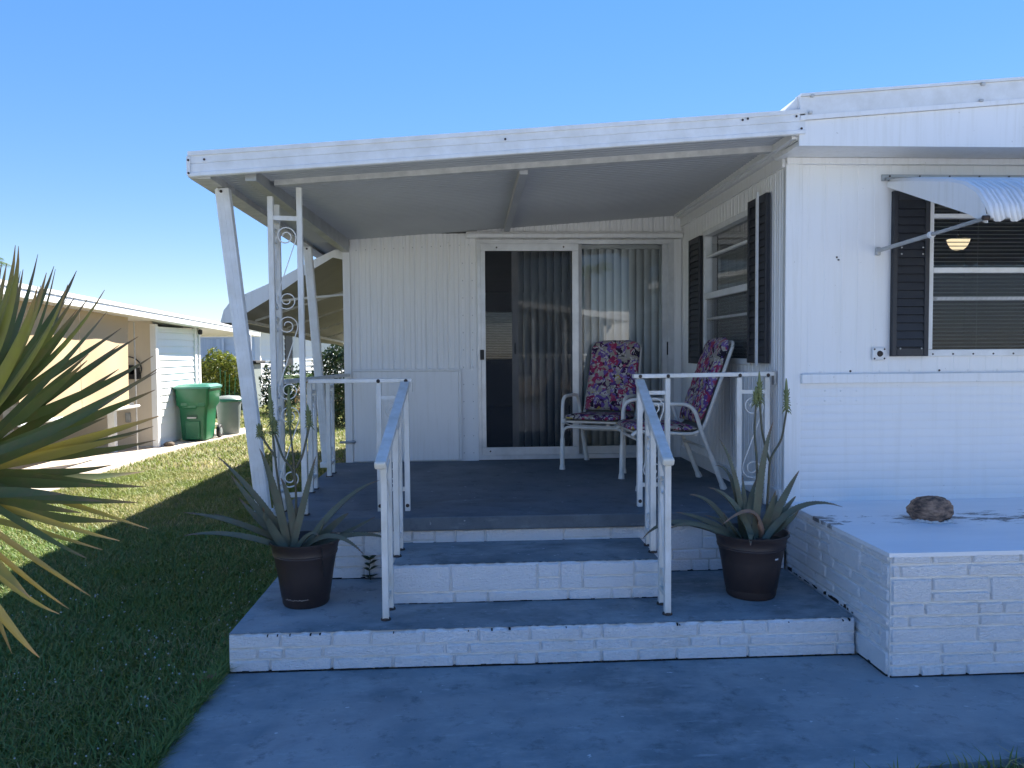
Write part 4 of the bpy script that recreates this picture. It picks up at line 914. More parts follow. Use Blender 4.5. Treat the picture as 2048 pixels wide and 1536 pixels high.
# side awning on the left wall
sa_ = thing('side_awning', 'large white metal awning along the left side wall with a dark underside', 'awning', (-1.6, 10, 1.8))
ap = [(-1.10, 2.475), (-1.20, 2.47), (-1.38, 2.385), (-1.74, 2.19), (-1.98, 2.085), (-2.12, 2.025), (-2.195, 1.93), (-2.225, 1.82)]
P = []; ny = 150
for i in range(ny+1):
    y = 7.06+6.7*i/ny; ph = (y-7.06)/.088*2; rib = .010*abs(math.sin(math.pi*ph)); dz = -.16*i/ny
    P.append([(x-(rib if k > 4 else 0), y, z+dz+(rib if k < 6 else 0)-(.018*abs(math.sin(math.pi*ph)) if k == 7 else 0)) for k, (x, z) in enumerate(ap)])
MB().grid(P).build('hood', MT['awn'], sa_, smooth=50, solid=.003)
lo_ = [(-2.12, 1.82), (-1.965, 1.925), (-1.74, 2.06), (-1.38, 2.305), (-1.22, 2.40), (-1.10, 2.375)]
pts = ap+lo_
MB().loft([(x, 7.045, z) for x, z in pts], [(x, 7.051, z) for x, z in pts]).build('end_panel', MT['trim'], sa_)
MB().tube([(-1.75, 7.25, 2.03), (-1.115, 7.30, 2.09)], .012, 8).build('strut', MT['metal'], sa_)
for k in range(5):
    y = 8.0+k*1.3; MB().bar((-1.11, y, 2.22-.03*k), (-2.08, y-.35, 1.86-.03*k), .02, .02).build('strut', MT['beam'], sa_)
MB().bar((-2.13, 7.06, 1.86), (-2.13, 13.7, 1.70), .03, .03).build('edge_rail', MT['beam'], sa_)

# ------------------------------------------------------------------ blinds, indoor things seen through the glass
vb = thing('vertical_blind', 'grey vertical blind slats hanging behind the sliding glass door', 'blind', (1.1, 7.08, Z3))
bx('headrail', MT['blind'], vb, .40, 1.84, 7.06, 7.10, 2.48, 2.53)
xs_ = [.465+.070*k for k in range(20)]
for k, x in enumerate(xs_):
    a = R(24+rs.uniform(-4, 4)+(20 if k < 8 else 0)); o = Vector((math.cos(a), math.sin(a), 0))*.044; c0 = Vector((x, 7.085, 0)); s_ = Vector((-o.y, o.x, 0)).normalized()*.006
    ring = lambda z: [c0-o+Vector((0, 0, z)), c0+s_+Vector((0, 0, z)), c0+o+Vector((0, 0, z))]
    MB().grid([ring(DZ0+.06), ring(2.48)]).build('slat', MT['vslat'], vb, smooth=60, solid=.0015)
def venetian(name, label, axis, at, u0, u1, z0, z1, pitch):
    t = thing(name, label, 'blind', ((u0+u1)/2, at, z0) if axis == 'y' else (at, (u0+u1)/2, z0))
    z = z0+.02; k = 0
    while z < z1:
        q = [(-.011, -.004), (0, .001), (.011, .004)]
        P = [[(u, at+d, z+e) if axis == 'y' else (at+d, u, z+e) for u in (u0, u1)] for d, e in q]
        MB().grid(P).build('slat', MT['blind'], t, solid=.0008); z += pitch
    for f in (.04, .33, .67, .96):
        u = u0+(u1-u0)*f
        for d in (-.013,): MB().tube([(u, at+d, z0) if axis == 'y' else (at+d, u, z0), (u, at+d, z1) if axis == 'y' else (at+d, u, z1)], .0012, 4).build('cord', MT['blind'], t)
venetian('venetian_blind', 'open white venetian blind behind the front window under the scalloped awning', 'y', WY+.10, W0+.03, W1-.03, WZ0+.02, WZ1-.03, .0245)
venetian('venetian_blind', 'venetian blind behind the side window facing the deck', 'x', WX+.062, S0+.03, S1-.16, SZ0+.02, SZ1-.03, .026)
venetian('venetian_blind', 'bright venetian blind on the far room window seen through the screen door', 'y', 13.9, .2, 1.1, 1.2, 2.25, .03)
bx('far_dimmer', MT['fdimmer'], home, .2, 1.1, 13.975, 13.98, 1.2, 2.25)  # added dimming sheet outside the far window, not a real screen
lm = thing('lit_lamp', 'lit cream bowl lamp seen through the front window blind', 'lamp', (3.72, 5.7, 2.7))
MB().lathe([(0, -.085), (.03, -.082), (.055, -.062), (.072, -.03), (.080, .0), (.0, .006)], (3.72, 5.7, 2.37), 20).build('lamp_shade', MT['lampglow'], lm, smooth=60)
MB().tube([(3.72, 5.7, 2.376), (3.72, 5.7, 2.71)], .006, 8).build('lamp_stem', MT['dark'], lm)
sf = thing('armchair', 'dark navy armchair just inside the open sliding door', 'armchair', (.1, 7.9, Z3-.02))
bx('seat', MT['navy'], sf, -.5, .95, 7.55, 8.35, Z3-.02, 1.0, bevel=.06, seg=3); bx('backrest', MT['navy'], sf, -.5, .90, 7.45, 7.60, 1.0, 1.47, bevel=.05, seg=3)
bx('armrest', MT['navy'], sf, .80, .96, 7.61, 8.35, 1.0, 1.22, bevel=.05, seg=3)
# ------------------------------------------------------------------ neighbour's house on the left
nb = thing('neighbour_house', 'low white neighbouring mobile home with beige siding on the left', 'house', (-7, 13, 0))
def siding(parent, name, p, q, z0, z1, mat, pitch=.115, lap=.012):
    """lap boards, one object each, along the ground line p-q; faces to the right of p->q"""
    p, q = Vector((*p, 0)), Vector((*q, 0)); d = (q-p).normalized(); nrm = Vector((d.y, -d.x, 0)); z = z0
    while z < z1-.01:
        e = min(z+pitch, z1); a = nrm*lap; b = nrm*.001
        Z = lambda v, z_: Vector((v.x, v.y, z_))
        MB().loft([Z(p, z), Z(p+a, z), Z(p+b, e), Z(p, e)], [Z(q, z), Z(q+a, z), Z(q+b, e), Z(q, e)]).build(name, mat, parent)
        z = e
siding(nb, 'siding_board', (-5.2, 13.0), (-5.2, 15.1), 0.02, 2.0, MT['siding'], .118, .02)
siding(nb, 'siding_board', (-8.6, 13.0), (-5.2, 13.0), 0.02, 2.1, MT['beige'], .125, .008)
bx('shed_core', MT['siding'], nb, -8.6, -5.202, 13.01, 15.1, 0, 1.99)
for (x0, x1, y0, y1) in ((-5.22, -5.13, 12.93, 13.03), (-5.22, -5.16, 14.84, 14.93), (-5.26, -5.165, 15.06, 15.14)):
    bx('corner_board', MT['siding'], nb, x0, x1, y0, y1, 0, 2.03)
def roofz(y): return 2.33-.0255*(y-8)
mb = MB()
mb.loft([(-4.9, 4.0, roofz(4)-.13), (-12, 4.0, roofz(4)-.0), (-12, 4.0, roofz(4)+.05), (-4.9, 4.0, roofz(4)-.02)],
        [(-4.9, 18.3, roofz(18.3)-.13), (-12, 18.3, roofz(18.3)), (-12, 18.3, roofz(18.3)+.05), (-4.9, 18.3, roofz(18.3)-.02)]).build('roof', MT['siding'], nb)
for (a, b, o) in ((-.135, -.085, .0), (-.083, -.04, -.008), (-.038, .012, .006)):
    MB().loft([(-4.9, 4.0, roofz(4)+a), (-4.885+o, 4.0, roofz(4)+a), (-4.885+o, 4.0, roofz(4)+b), (-4.9, 4.0, roofz(4)+b)],
              [(-4.9, 18.3, roofz(18.3)+a), (-4.885+o, 18.3, roofz(18.3)+a), (-4.885+o, 18.3, roofz(18.3)+b), (-4.9, 18.3, roofz(18.3)+b)]).build('fascia', MT['siding'], nb)
bx('end_fascia', MT['siding'], nb, -12, -4.88, 18.3, 18.34, 1.92, 2.08)
bx('carport_post', MT['siding'], nb, -5.04, -4.90, 17.45, 17.57, 0, 1.96)
MB().tube([(-4.86, 17.4, 1.95), (-4.85, 17.4, .22), (-4.78, 17.4, .12), (-4.70, 17.4, .10)], .03, 8).build('downspout', MT['siding'], nb, smooth=60)
MB().tube([(-5.33, 12.6, 0.0), (-5.33, 12.6, 2.05)], .012, 8).build('pole', MT['beam'], nb)
bx('back_wall', MT['beige'], nb, -9.0, -8.9, 4, 13.0, 0, 2.3)
bx('counter', MT['siding'], nb, -8.0, -5.45, 12.35, 12.8, .70, .76)
for x in (-5.62, -7.2): bx('counter_post', MT['siding'], nb, x-.05, x+.05, 12.35, 12.45, 0, .70)
bx('meter_box', MT['galv'], nb, -5.66, -5.58, 12.94, 12.99, .42, .58, bevel=.01)
bx('corner_light', MT['black'], nb, -5.15, -5.08, 14.95, 15.03, 1.90, 2.0, bevel=.02)
sh = thing('shade_screen', 'tan roll-down shade cloth hanging from the eave of the neighbouring porch', 'shade', (-5.1, 10.5, .75))
for y0, y1 in ((9.0, 10.42), (10.43, 11.84)):
    MB().grid([[(-5.1+.012*math.sin(y*5+z*2), y, z) for z in (.76, 1.1, 1.4, 1.8, roofz(y)-.14)] for y in np.linspace(y0, y1, 12)]).build('cloth_panel', MT['shade'], sh, smooth=60)
MB().tube([(-5.1, 8.98, .75), (-5.1, 12.15, .745)], .022, 8).build('bottom_bar', MT['siding'], sh)
sg = thing('wall_sign', 'round black metal cut-out welcome sign on the beige wall', 'sign', (-5.75, 12.98, 1.3))
SC = Vector((-5.60, 12.955, 1.30))
MB().tube([SC+Vector((math.cos(R(a))*.22, 0, math.sin(R(a))*.2)) for a in range(-30, 215, 12)], .010, 6).build('ring', MT['black'], sg)
for (x0, x1, z0, z1) in ((-.20, .21, -.17, -.09), (-.12, -.05, -.09, .12), (-.16, -.02, -.09, 0), (.0, .10, -.09, .06), (.04, .19, -.09, .02), (-.10, -.07, .12, .18)):
    bx('cut_out', MT['black'], sg, SC.x+x0, SC.x+x1, SC.y-.006, SC.y+.006, SC.z+z0, SC.z+z1)
for (lab, x, y, w) in (('white plastic storage box under the neighbouring shade screen, behind the spiky leaves', -6.3, 9.9, .5), ('dark garden crate beside the white storage box on the neighbouring patio', -6.6, 10.9, .55)):
    t = thing('storage_box', lab, 'box', (x, y, 0)); m = MT['siding'] if 'white' in lab else MT['black']
    MB().loft([(x-w*.45, y-.2, .002), (x+w*.45, y-.2, .002), (x+w*.45, y+.2, .002), (x-w*.45, y+.2, .002)], [(x-w*.5, y-.24, .28), (x+w*.5, y-.24, .28), (x+w*.5, y+.24, .28), (x-w*.5, y+.24, .28)]).build('tub', m, t, bevel=.015, seg=2)
    bx('lid', m, t, x-w*.53, x+w*.53, y-.26, y+.26, .281, .32, bevel=.012, seg=2)
rk = thing('rock', 'small dark brown rock at the foot of the white neighbouring shed wall', 'rock', (-5.07, 13.2, 0))
MB().lathe([(0, .075), (.05, .07), (.085, .045), (.09, .02), (.07, .001), (0, .001)], (-5.03, 13.12, .001), 9).build('stone', MT['bark'], rk, smooth=70)

bp = thing('brick_piece', 'small broken orange brick piece in the grass at the left step corner', 'brick', (-1.235, 3.66, -.03))
MB().loft([(-1.29, 3.62, -.03), (-1.205, 3.63, -.03), (-1.20, 3.70, -.03), (-1.28, 3.71, -.03)], [(-1.28, 3.63, .022), (-1.215, 3.637, .030), (-1.21, 3.69, .026), (-1.272, 3.70, .012)]).build('brick_lump', simple('orange_brick', (.40, .17, .09), (.24, .11, .07), 40, .9, bstr=.6, bscale=60), bp, bevel=.008, seg=2)

# ------------------------------------------------------------------ bins
gb = thing('wheelie_bin', 'green plastic wheelie bin standing by the white neighbouring shed', 'bin', (-4.85, 14.1, 0))
def ringz(x0, x1, y0, y1, z, r_=.05):
    P = []
    for (cx, cy, a0) in ((x1-r_, y1-r_, 0), (x0+r_, y1-r_, 90), (x0+r_, y0+r_, 180), (x1-r_, y0+r_, 270)):
        for a in (0, 30, 60, 90): P.append((cx+r_*math.cos(R(a0+a)), cy+r_*math.sin(R(a0+a)), z))
    return P
mb = MB(); lv = [(-5.08, -4.66, 13.80, 14.30, .02), (-5.10, -4.63, 13.78, 14.33, .45), (-5.105, -4.62, 13.775, 14.34, .58), (-5.145, -4.58, 13.74, 14.36, .64), (-5.16, -4.56, 13.73, 14.38, .93)]
rg = [ringz(*l) for l in lv]; n_ = len(rg[0]); mb.add([p for r_ in rg for p in r_], [(i*n_+j, i*n_+(j+1) % n_, (i+1)*n_+(j+1) % n_, (i+1)*n_+j) for i in range(len(rg)-1) for j in range(n_)]+[tuple(range(n_-1, -1, -1))])
mb.build('body', MT['green'], gb, smooth=35)
MB().loft(ringz(-5.185, -4.535, 13.70, 14.42, .925), ringz(-5.185, -4.535, 13.70, 14.42, .955)).build('rim', MT['binlid'], gb)
MB().loft(ringz(-5.19, -4.53, 13.69, 14.44, .956), ringz(-5.12, -4.60, 13.80, 14.36, 1.0)).build('lid', MT['binlid'], gb)
bx('front_panel', MT['green'], gb, -5.0, -4.74, 13.762, 13.80, .03, .36, bevel=.012); bx('front_panel', MT['green'], gb, -5.03, -4.78, 13.745, 13.80, .58, .78, bevel=.015)
bx('grab_bar', MT['galv'], gb, -4.955, -4.80, 13.752, 13.765, .405, .425); bx('bar_recess', simple('bin_green_dark', (.008, .07, .032), None, 4, .5), gb, -4.96, -4.79, 13.768, 13.80, .40, .47)
for x in (-5.0, -4.70): bx('shoulder', MT['green'], gb, x-.08, x+.08, 13.735, 13.80, .60, .70, bevel=.03, seg=2)
for x in (-4.60, -5.12):
    w_ = MB().lathe([(.03, -.03), (.11, -.03), (.12, -.015), (.12, .015), (.11, .03), (.03, .03)], (x, 14.38, .12), 20, 'x').build('wheel', MT['black'], gb, smooth=40)
    MB().lathe([(0, -.035), (.06, -.033), (.07, -.02), (.07, .02), (.06, .033), (0, .035)], (x, 14.38, .12), 12, 'x').build('hub', MT['greybin'], w_)
MB().tube([(-5.05, 14.44, .93), (-4.67, 14.44, .93)], .015, 8).build('handle', MT['black'], gb)
MB().lathe([(0, 0), (.055, 0)], (-4.585, 14.05, .70), 18, 'x').build('emblem', simple('emblem_pale', (.45, .6, .5), None, 30, .5), gb)
gg = thing('trash_can', 'round grey trash can half hidden behind the green bin', 'bin', (-4.62, 15.0, 0))
MB().lathe([(0, .002), (.18, .002), (.19, .02), (.23, .62), (.25, .63), (.25, .68), (.20, .72), (.0, .74)], (-4.62, 15.0, .0), 28).build('can', MT['greybin'], gg, smooth=40)
MB().lathe([(.245, .62), (.262, .64), (.262, .665), (.245, .685)], (-4.62, 15.0, .0), 28).build('lid_rim', MT['binlid'], gg, smooth=40)
st_ = thing('garden_stakes', 'thin green plant stakes standing behind the green bin', 'stakes', (-4.72, 14.8, 0))
for k, (x, y) in enumerate(((-4.86, 15.3), (-4.80, 15.35), (-4.72, 15.3), (-4.66, 15.4))): MB().tube([(x, y, 0), (x+.02*k, y, 1.25-.06*k)], .006, 5).build('stake', MT['green'], st_)

# ------------------------------------------------------------------ far house
fh = thing('far_house', 'pale lap sided house, blue shade put into one face, far behind the bins and bushes', 'house', (-8, 24, 0))
CA, CB, CC = (-12.5, 22.6), (-6.2, 23.0), (-3.2, 35.0)
siding(fh, 'siding_board', CA, CB, .1, 2.28, MT['siding_shaded'], .17, .035)  # face turned from the sun gets the shade-tinted boards
siding(fh, 'siding_board', CB, CC, .1, 2.28, MT['siding'], .17, .035)
MB().loft([(*CA, 0), (*CB, 0), (*CC, 0), (-12, 36, 0)], [(*CA, 2.27), (*CB, 2.27), (*CC, 2.27), (-12, 36, 2.27)]).build('wall', MT['siding'], fh).location = (-.03, .02, 0)
bx('corner_board', MT['siding'], fh, -6.27, -6.12, 22.92, 23.07, 0, 2.3)
MB().loft([(-12.9, 22.2, 2.29), (-5.9, 22.6, 2.29), (-2.8, 35.3, 2.29), (-12.5, 36.5, 2.29)], [(-9.8, 26, 2.5), (-9.0, 26, 2.5), (-8.0, 33, 2.5), (-9.0, 33, 2.5)]).build('roof', MT['metal'], fh)
for (x, w_) in ((-7.9, .75),):
    y = 22.6+(x+12.5)*.0635-.03
    wi = MB().box(x-w_, x+w_, y-.03, y-.005, 1.0, 1.95).build('window', simple('curtained_window', (.42, .50, .58), (.62, .68, .74), 5, .4, stretch=(3, 1, .05)), fh)
    for a in (x-w_, x, x+w_): MB().box(a-.03, a+.03, y-.045, y-.0305, 0.97, 1.98).build('window_frame', MT['siding_shaded'], wi)
wi = MB().box(-9.35, -8.95, 22.72, 22.76, .9, 2.1).build('window', MT['dark'], fh)
for z in (1.2, 1.5, 1.8): MB().box(-9.35, -8.95, 22.705, 22.719, z-.02, z+.02).build('mullion', MT['siding_shaded'], wi)
cbv = (Vector((*CC, 0))-Vector((*CB, 0))); nb_ = Vector((cbv.y, -cbv.x, 0)).normalized()
for f in (.13, .30, .47, .64):
    p = Vector((*CB, 0))+cbv*f+nb_*.02; d = cbv.normalized()
    wi = MB().loft([p+Vector((0, 0, .95)), p+d*.45+Vector((0, 0, .95)), p+d*.45+Vector((0, 0, 2.1)), p+Vector((0, 0, 2.1))], [v+nb_*.03 for v in (p+Vector((0, 0, .95)), p+d*.45+Vector((0, 0, .95)), p+d*.45+Vector((0, 0, 2.1)), p+Vector((0, 0, 2.1)))]).build('shutter', MT['shutter'], fh)
    q = p+d*.5
    MB().loft([q+Vector((0, 0, .95)), q+d*.9+Vector((0, 0, .95)), q+d*.9+Vector((0, 0, 2.1)), q+Vector((0, 0, 2.1))], [v+nb_*.03 for v in (q+Vector((0, 0, .95)), q+d*.9+Vector((0, 0, .95)), q+d*.9+Vector((0, 0, 2.1)), q+Vector((0, 0, 2.1)))]).build('window', simple('far_pane', (.5, .56, .6), None, 3, .3), fh)
ac = thing('utility_cabinet', 'dark topped grey cabinet standing behind the yellow-green bush', 'cabinet', (-6.5, 21.8, 0))
bx('cabinet_body', MT['greybin'], ac, -7.5, -5.9, 21.4, 22.2, 0, 1.25, bevel=.02); bx('cabinet_top', MT['dark'], ac, -7.6, -5.8, 21.3, 22.3, 1.251, 1.33, bevel=.02)

# ------------------------------------------------------------------ shrubs, palms
def foliage(mb_n, centers, leafs, mat, name, parent, seed, aspect=2.0, droop=0):
    """leaf quads spread through ellipsoid clumps: centers = [(x,y,z,rx,ry,rz)]"""
    g = np.random.default_rng(seed); V = []; F = []
    vol = np.array([c[3]*c[4]*c[5] for c in centers])**.67; vol = vol/vol.sum()
    for c, f in zip(centers, vol):
        n = int(mb_n*f); d = g.normal(size=(n, 3)); d /= np.linalg.norm(d, axis=1)[:, None]
        r_ = g.uniform(.35, 1.06, n)**.6; p = np.array(c[:3])+d*r_[:, None]*np.array(c[3:6])
        a = g.normal(size=(n, 3))+d*.6; a[:, 2] -= droop; a /= np.linalg.norm(a, axis=1)[:, None]
        b = np.cross(a, g.normal(size=(n, 3))); b /= np.linalg.norm(b, axis=1)[:, None]
        s_ = leafs*g.uniform(.6, 1.35, n)[:, None]
        q = np.stack([p-a*s_*.5, p+b*s_/aspect*.5, p+a*s_*.5, p-b*s_/aspect*.5], 1)
        V.append(q.reshape(-1, 3))
    V = np.concatenate(V); me = bpy.data.meshes.new(name); n = len(V)//4; o = ORG.get(parent, Vector((0, 0, 0)))
    V = V-np.array(o)
    me.vertices.add(len(V)); me.vertices.foreach_set('co', V.ravel()); me.loops.add(n*4); me.loops.foreach_set('vertex_index', np.arange(n*4))
    me.polygons.add(n); me.polygons.foreach_set('loop_start', np.arange(n)*4); me.polygons.foreach_set('loop_total', np.full(n, 4)); me.update(calc_edges=True)
    me.materials.append(mat); ob = bpy.data.objects.new(name, me); COL.objects.link(ob); ob.parent = parent; return ob
def shrub(label, cat, base, clumps, n, ls_, mat, seed, stems=4, name='shrub', **k):
    t = thing(name, label, cat, base); b = Vector(base); g = random.Random(seed)
    mb = MB()
    for i in range(stems):
        c = clumps[i % len(clumps)]; a = 2*math.pi*i/stems
        mb.tube([b+Vector((.06*math.cos(a), .06*math.sin(a), 0)), b.lerp(Vector(c[:3]), .5)+Vector((g.uniform(-.1, .1), g.uniform(-.1, .1), 0)), Vector(c[:3])], [.03, .022, .01], 6)
    mb.build('trunk', MT['bark'], t); foliage(n, clumps, ls_, mat, 'crown', t, seed, **k); return t
shrub('round yellow-green bush growing past the green bin', 'bush', (-6.2, 19.6, 0), [(-6.3, 19.5, .95, .55, .5, .55), (-5.85, 19.6, 1.0, .42, .45, .5), (-6.6, 19.7, .75, .45, .45, .5), (-6.1, 19.4, 1.25, .35, .35, .35), (-5.75, 19.5, .65, .4, .4, .4), (-6.35, 19.6, 1.45, .2, .2, .25)], 5200, .085, MT['bushy'], 3)
shrub('shaded foot of the yellow-green bush, its shade given by dark leaves', 'hedge', (-6.0, 19.2, 0), [(-6.4, 19.15, .30, .45, .3, .32), (-5.85, 19.1, .32, .42, .3, .34), (-6.9, 19.2, .3, .4, .3, .3)], 2600, .08, MT['bushd'], 4)  # lower part of the same bush, shade put into its leaf colour
shrub('leafy dark green hedge seen between the leaning post and the scrollwork post', 'hedge', (-4.9, 20.5, 0), [(-5.1, 20.5, .75, .4, .4, .6), (-4.6, 20.6, .7, .45, .4, .55), (-5.0, 20.4, .35, .5, .35, .4), (-4.2, 20.8, .5, .4, .35, .5)], 3200, .09, MT['bushd'], 5)
shrub('sparse reddish-brown twiggy bush on the lawn behind the left deck railing', 'bush', (-3.4, 17.5, 0), [(-3.6, 17.5, .55, .35, .3, .4), (-3.1, 17.6, .6, .35, .3, .42)], 420, .09, leaf_mat('reddish_leaf', (.14, .08, .04), (.17, .11, .05), (.10, .11, .04), .5, .3, 2), 6)
shrub('tall dark green tree between the rear leaning post and the back wall corner', 'tree', (-2.9, 16.5, 0), [(-2.7, 16.4, 1.15, .55, .5, .6), (-2.5, 16.5, .6, .5, .5, .55), (-3.05, 16.5, 1.2, .3, .3, .35), (-2.6, 16.6, 1.45, .45, .4, .3), (-2.75, 16.3, .25, .45, .4, .3)], 5200, .085, MT['bushd'], 8, name='tree')
def palm(label, base, h, crown_r, nf, seed, r0=.16, mat='bushm', name='palm_tree', nl=22):
    t = thing(name, label, 'palm', base); g = random.Random(seed); b = Vector(base); top = b+Vector((g.uniform(-.1, .1), 0, h))
    MB().tube([b, b.lerp(top, .3)+Vector((.05, 0, 0)), b.lerp(top, .7), top], [r0*1.2, r0, r0*.85, r0*.8], 10).build('trunk', MT['bark'], t, smooth=60)
    for i in range(nf):
        a = 2*math.pi*i/nf+g.uniform(-.2, .2); el = g.uniform(-.25, 1.1); L = crown_r*g.uniform(.8, 1.15)
        d = Vector((math.cos(a)*math.cos(el), math.sin(a)*math.cos(el), math.sin(el))); mb = MB(); pts = []
        for k in range(9): s_ = k/8; pts.append(top+d*L*s_+Vector((0, 0, -L*.55*s_*s_)))
        mb.tube(pts, [.018*(1-s_/9)+.004 for s_ in range(9)], 4)
        for k in range(nl*2):
            s_ = .12+.88*(k//2)/nl; p = top+d*L*s_+Vector((0, 0, -L*.55*s_*s_)); tn = (d+Vector((0, 0, -1.1*s_))).normalized(); sd = tn.cross(Vector((0, 0, 1))).normalized()*(1 if k % 2 else -1)
            ll = L*.30*math.sin(math.pi*(.12+.86*s_))+.04; e = p+(sd*.8+tn*.55+Vector((0, 0, -.35+g.uniform(-.1, .1)))).normalized()*ll; w_ = tn*.014*max(1, L)
            mb.add([p-w_, p+w_, e], [(0, 1, 2)])
        mb.build('frond', MT[mat], t)
palm('palm tree rising above the neighbouring roof at the far left edge', (-16.3, 26, 0), 4.35, 1.5, 16, 5)
palm('small fan palm growing among the hedges behind the scrollwork post', (-4.3, 19.8, 0), .75, .9, 16, 6, .06, 'bushm', 'fan_palm', 16)

# ------------------------------------------------------------------ yucca in the left foreground
YC = Vector((-1.641, 2.40, 1.204))
yu = thing('yucca_plant', 'large yucca with long sword leaves cut off by the left edge', 'yucca', (-1.66, 2.42, -.03))
MB().tube([(-1.67, 2.43, -.03), (-1.66, 2.41, .5), (-1.645, 2.40, 1.24)], [.07, .06, .055], 12).build('trunk', MT['bark'], yu, smooth=60)
side_y = lambda s_: (.36+.64*min(1, s_*1.7))*(1-s_**1.75)/max(.02, (1-s_)**.75)
for i, (b, c, t, w_) in enumerate(YUCCA):
    yel = i in (18, 24, 26, 27, 29, 30, 31, 32, 33, 34, 35)
    for k in range(2 if i < 24 else 1):
        j = Vector((rs.uniform(-.09, .05), rs.uniform(-.25, .25), rs.uniform(-.07, .05)))*k
        leaf('leaf', MT['yuccay' if yel else 'yucca'], yu, YC+Vector((rs.uniform(-.03, .03), rs.uniform(-.03, .03), rs.uniform(-.10, .06))), (Vector(c)*.55+(YC+Vector(t))*.225)+j*.5, Vector(t)+j, w_*.90, .20, 12, sides=side_y, up=(rs.uniform(-.4, .4), -1, rs.uniform(.1, .7)))
for i in range(46):
    a = rs.uniform(R(95), R(290)); el = rs.uniform(R(-50), R(80)); L = rs.uniform(.55, .8); d = Vector((math.cos(a)*math.cos(el), math.sin(a)*math.cos(el)*.9, math.sin(el)))
    leaf('leaf', MT['yuccay' if el < R(-25) else 'yucca'], yu, YC+d*.03, YC+d*L*.5+Vector((0, 0, .03)), YC+d*L+Vector((0, 0, -.06)), .06, .16, 9, sides=side_y)

# ------------------------------------------------------------------ lawn grass
def blades(name, label, pts, hgt, wid, mat, seed):
    g = np.random.default_rng(seed); n = len(pts); a = g.uniform(0, 2*np.pi, n); h = hgt*g.uniform(.5, 1.3, n); w_ = wid*g.uniform(.7, 1.3, n)
    ln = g.uniform(.3, 1.5, n)*h; dx, dy = np.cos(a), np.sin(a); px, py = -dy, dx
    b = np.column_stack([pts, np.full(n, -.032)])
    side = np.column_stack([px*w_/2, py*w_/2, np.zeros(n)]); m = b+np.column_stack([dx*ln*.35, dy*ln*.35, h*.7]); t = b+np.column_stack([dx*ln, dy*ln, h])
    V = np.stack([b-side, b+side, m+side*.8, m-side*.8, t], 1).reshape(-1, 3)
    me = bpy.data.meshes.new(name); me.vertices.add(n*5); me.vertices.foreach_set('co', V.ravel())
    k = np.arange(n)*5; li = np.stack([k, k+1, k+2, k+3, k+3, k+2, k+4], 1).ravel()
    me.loops.add(n*7); me.loops.foreach_set('vertex_index', li); me.polygons.add(n*2)
    ls0 = np.stack([np.arange(n)*7, np.arange(n)*7+4], 1).ravel(); me.polygons.foreach_set('loop_start', ls0); me.polygons.foreach_set('loop_total', np.tile([4, 3], n)); me.update(calc_edges=True)
    me.materials.append(mat); o = bpy.data.objects.new(name, me); COL.objects.link(o); o['kind'] = 'stuff'; o['label'] = label; o['category'] = 'grass'; return o
def area(n, x0, x1, y0, y1, seed, keep=None):
    g = np.random.default_rng(seed); p = np.column_stack([g.uniform(x0, x1, n), g.uniform(y0, y1, n)])
    if keep is not None: p = p[keep(p[:, 0], p[:, 1])]
    return p
def clear(x, y):
    edge = -1.20+.012*np.sin(y*9)+.01*np.sin(y*23)
    pathx = np.interp(y, [5, 8.16, 9.17, 10.3, 12, 13.5, 15.9, 16.2, 30], [-4.95, -4.85, -4.74, -4.82, -4.80, -4.62, -4.15, -8, -8])
    return (x < edge) & ((x > pathx) | (y < 5))
near = area(105000, -4.3, -1.15, 1.6, 6.2, 1, clear); midp = area(70000, -5.0, -1.15, 6.2, 10.5, 2, clear); farp = area(60000, -7.5, -1.15, 10.5, 24, 3, clear)
blades('lawn_grass', 'short lawn grass in the shade of the porch and in the sun beyond', np.concatenate([near, midp]), .042, .0062, MT['grass'], 11)
blades('lawn_grass', 'sunlit far lawn between the neighbouring path and the house', farp, .05, .012, MT['grass'], 12)
gpt = area(52000, -4.3, -1.15, 1.6, 7.0, 5, clear)
blades('lawn_grass', 'greener blades scattered through the shaded lawn', gpt, .05, .007, MT['grassg'], 13)
eg = np.random.default_rng(8); ne = 5200; ey = eg.uniform(1.4, 4.6, ne); ex = -1.197-np.abs(eg.normal(0, .03, ne))
blades('lawn_grass', 'longer straggly blades creeping over the left edge of the driveway and step', np.column_stack([ex, ey]), .075, .006, MT['grassg'], 15)
ne = 3500; ey = eg.uniform(1.4, 3.8, ne); ex = -1.20-np.abs(eg.normal(0, .05, ne))
blades('dry_thatch', 'dry brown thatch along the driveway edge', np.column_stack([ex, ey]), .035, .006, leaf_mat('dry_blade', (.20, .13, .07), (.26, .18, .09), (.16, .11, .06), .8, .2, 3), 16)
rp = area(5000, 1.3, 4.0, 2.0, 2.80, 6, lambda x, y: y < np.interp(x, [1.25, 2.1, 6.5], [2.66, 2.735, 2.815]))
blades('edge_grass', 'grass tufts at the near edge of the blue driveway', rp, .055, .006, MT['grass'], 14)
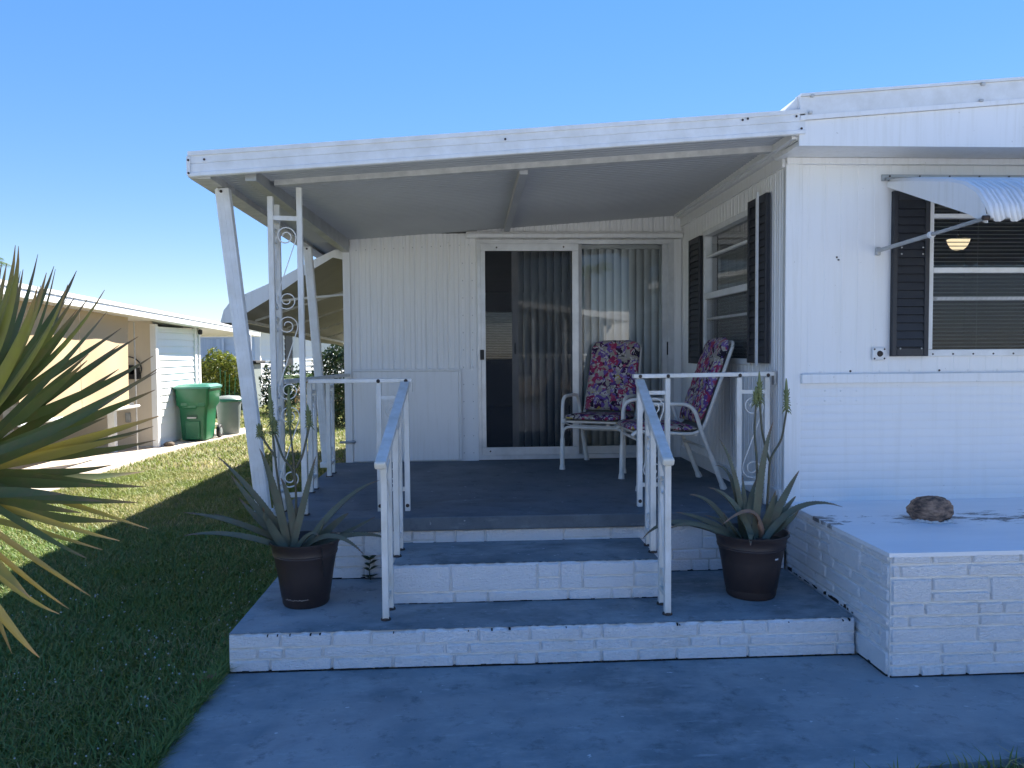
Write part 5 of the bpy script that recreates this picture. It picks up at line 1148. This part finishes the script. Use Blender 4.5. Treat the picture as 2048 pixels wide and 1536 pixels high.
def clover():
    g = random.Random(9); mb = MB(); n = 0
    while n < 330:
        x = g.uniform(-2.9, -1.25); y = g.uniform(2.3, 6.0)
        if g.random() > (1.15-.30*(y-2.3)) and g.random() > .12: continue
        if math.sin(x*5+1)*math.sin(y*4.3) < -.25: continue
        z = g.uniform(.008, .03); r_ = g.uniform(.003, .0068)
        mb.add([(x-r_, y, z), (x, y-r_, z), (x+r_, y, z), (x, y+r_, z), (x, y, z+r_*1.1), (x, y, z-r_)], [(0, 1, 4), (1, 2, 4), (2, 3, 4), (3, 0, 4), (1, 0, 5), (2, 1, 5), (3, 2, 5), (0, 3, 5)]); n += 1
    o = mb.build('clover_flowers', MT['clover']); o['kind'] = 'stuff'; o['label'] = 'tiny white clover flowers dotted through the shaded lawn'; o['category'] = 'flowers'
clover()

# ------------------------------------------------------------------ house across the street, mirrored in the door glass
ah = thing('house_across', 'white house with railed porch across the street, reflected in the sliding door', 'house', (4, -14, 0))
bx('wall', MT['siding'], ah, -8, 9, -17.0, -15.0, 0, 3.0)
MB().loft([(-9, -11.8, 4.6), (-9, -18, 4.6), (-9, -18, 4.75), (-9, -11.8, 4.75)], [(5.4, -11.8, 2.5), (5.4, -18, 2.5), (5.4, -18, 2.70), (5.4, -11.8, 2.70)]).build('porch_roof', MT['metal'], ah)
bx('porch_floor', MT['path'], ah, 0.6, 5.2, -15, -12, 0, .55)
for x in (.7, 2.15, 3.25, 4.6): bx('porch_post', MT['siding'], ah, x-.05, x+.05, -12.1, -12.0, .55, 2.62)
bx('top_rail', MT['siding'], ah, .7, 4.6, -12.08, -12.02, 1.36, 1.42); bx('bottom_rail', MT['siding'], ah, .7, 4.6, -12.08, -12.02, .62, .67)
for k in range(30): bx('baluster', MT['siding'], ah, .8+k*.128, .825+k*.128, -12.06, -12.035, .67, 1.36)
for x in (-1.5, 2.6, 6.8): 
    w_ = bx('window', MT['dark'], ah, x-.6, x+.6, -15, -14.97, 1.2, 2.3)
palm('palm tree across the street reflected in the sliding door', (5.0, -19, 0), 4.8, 1.7, 14, 15)
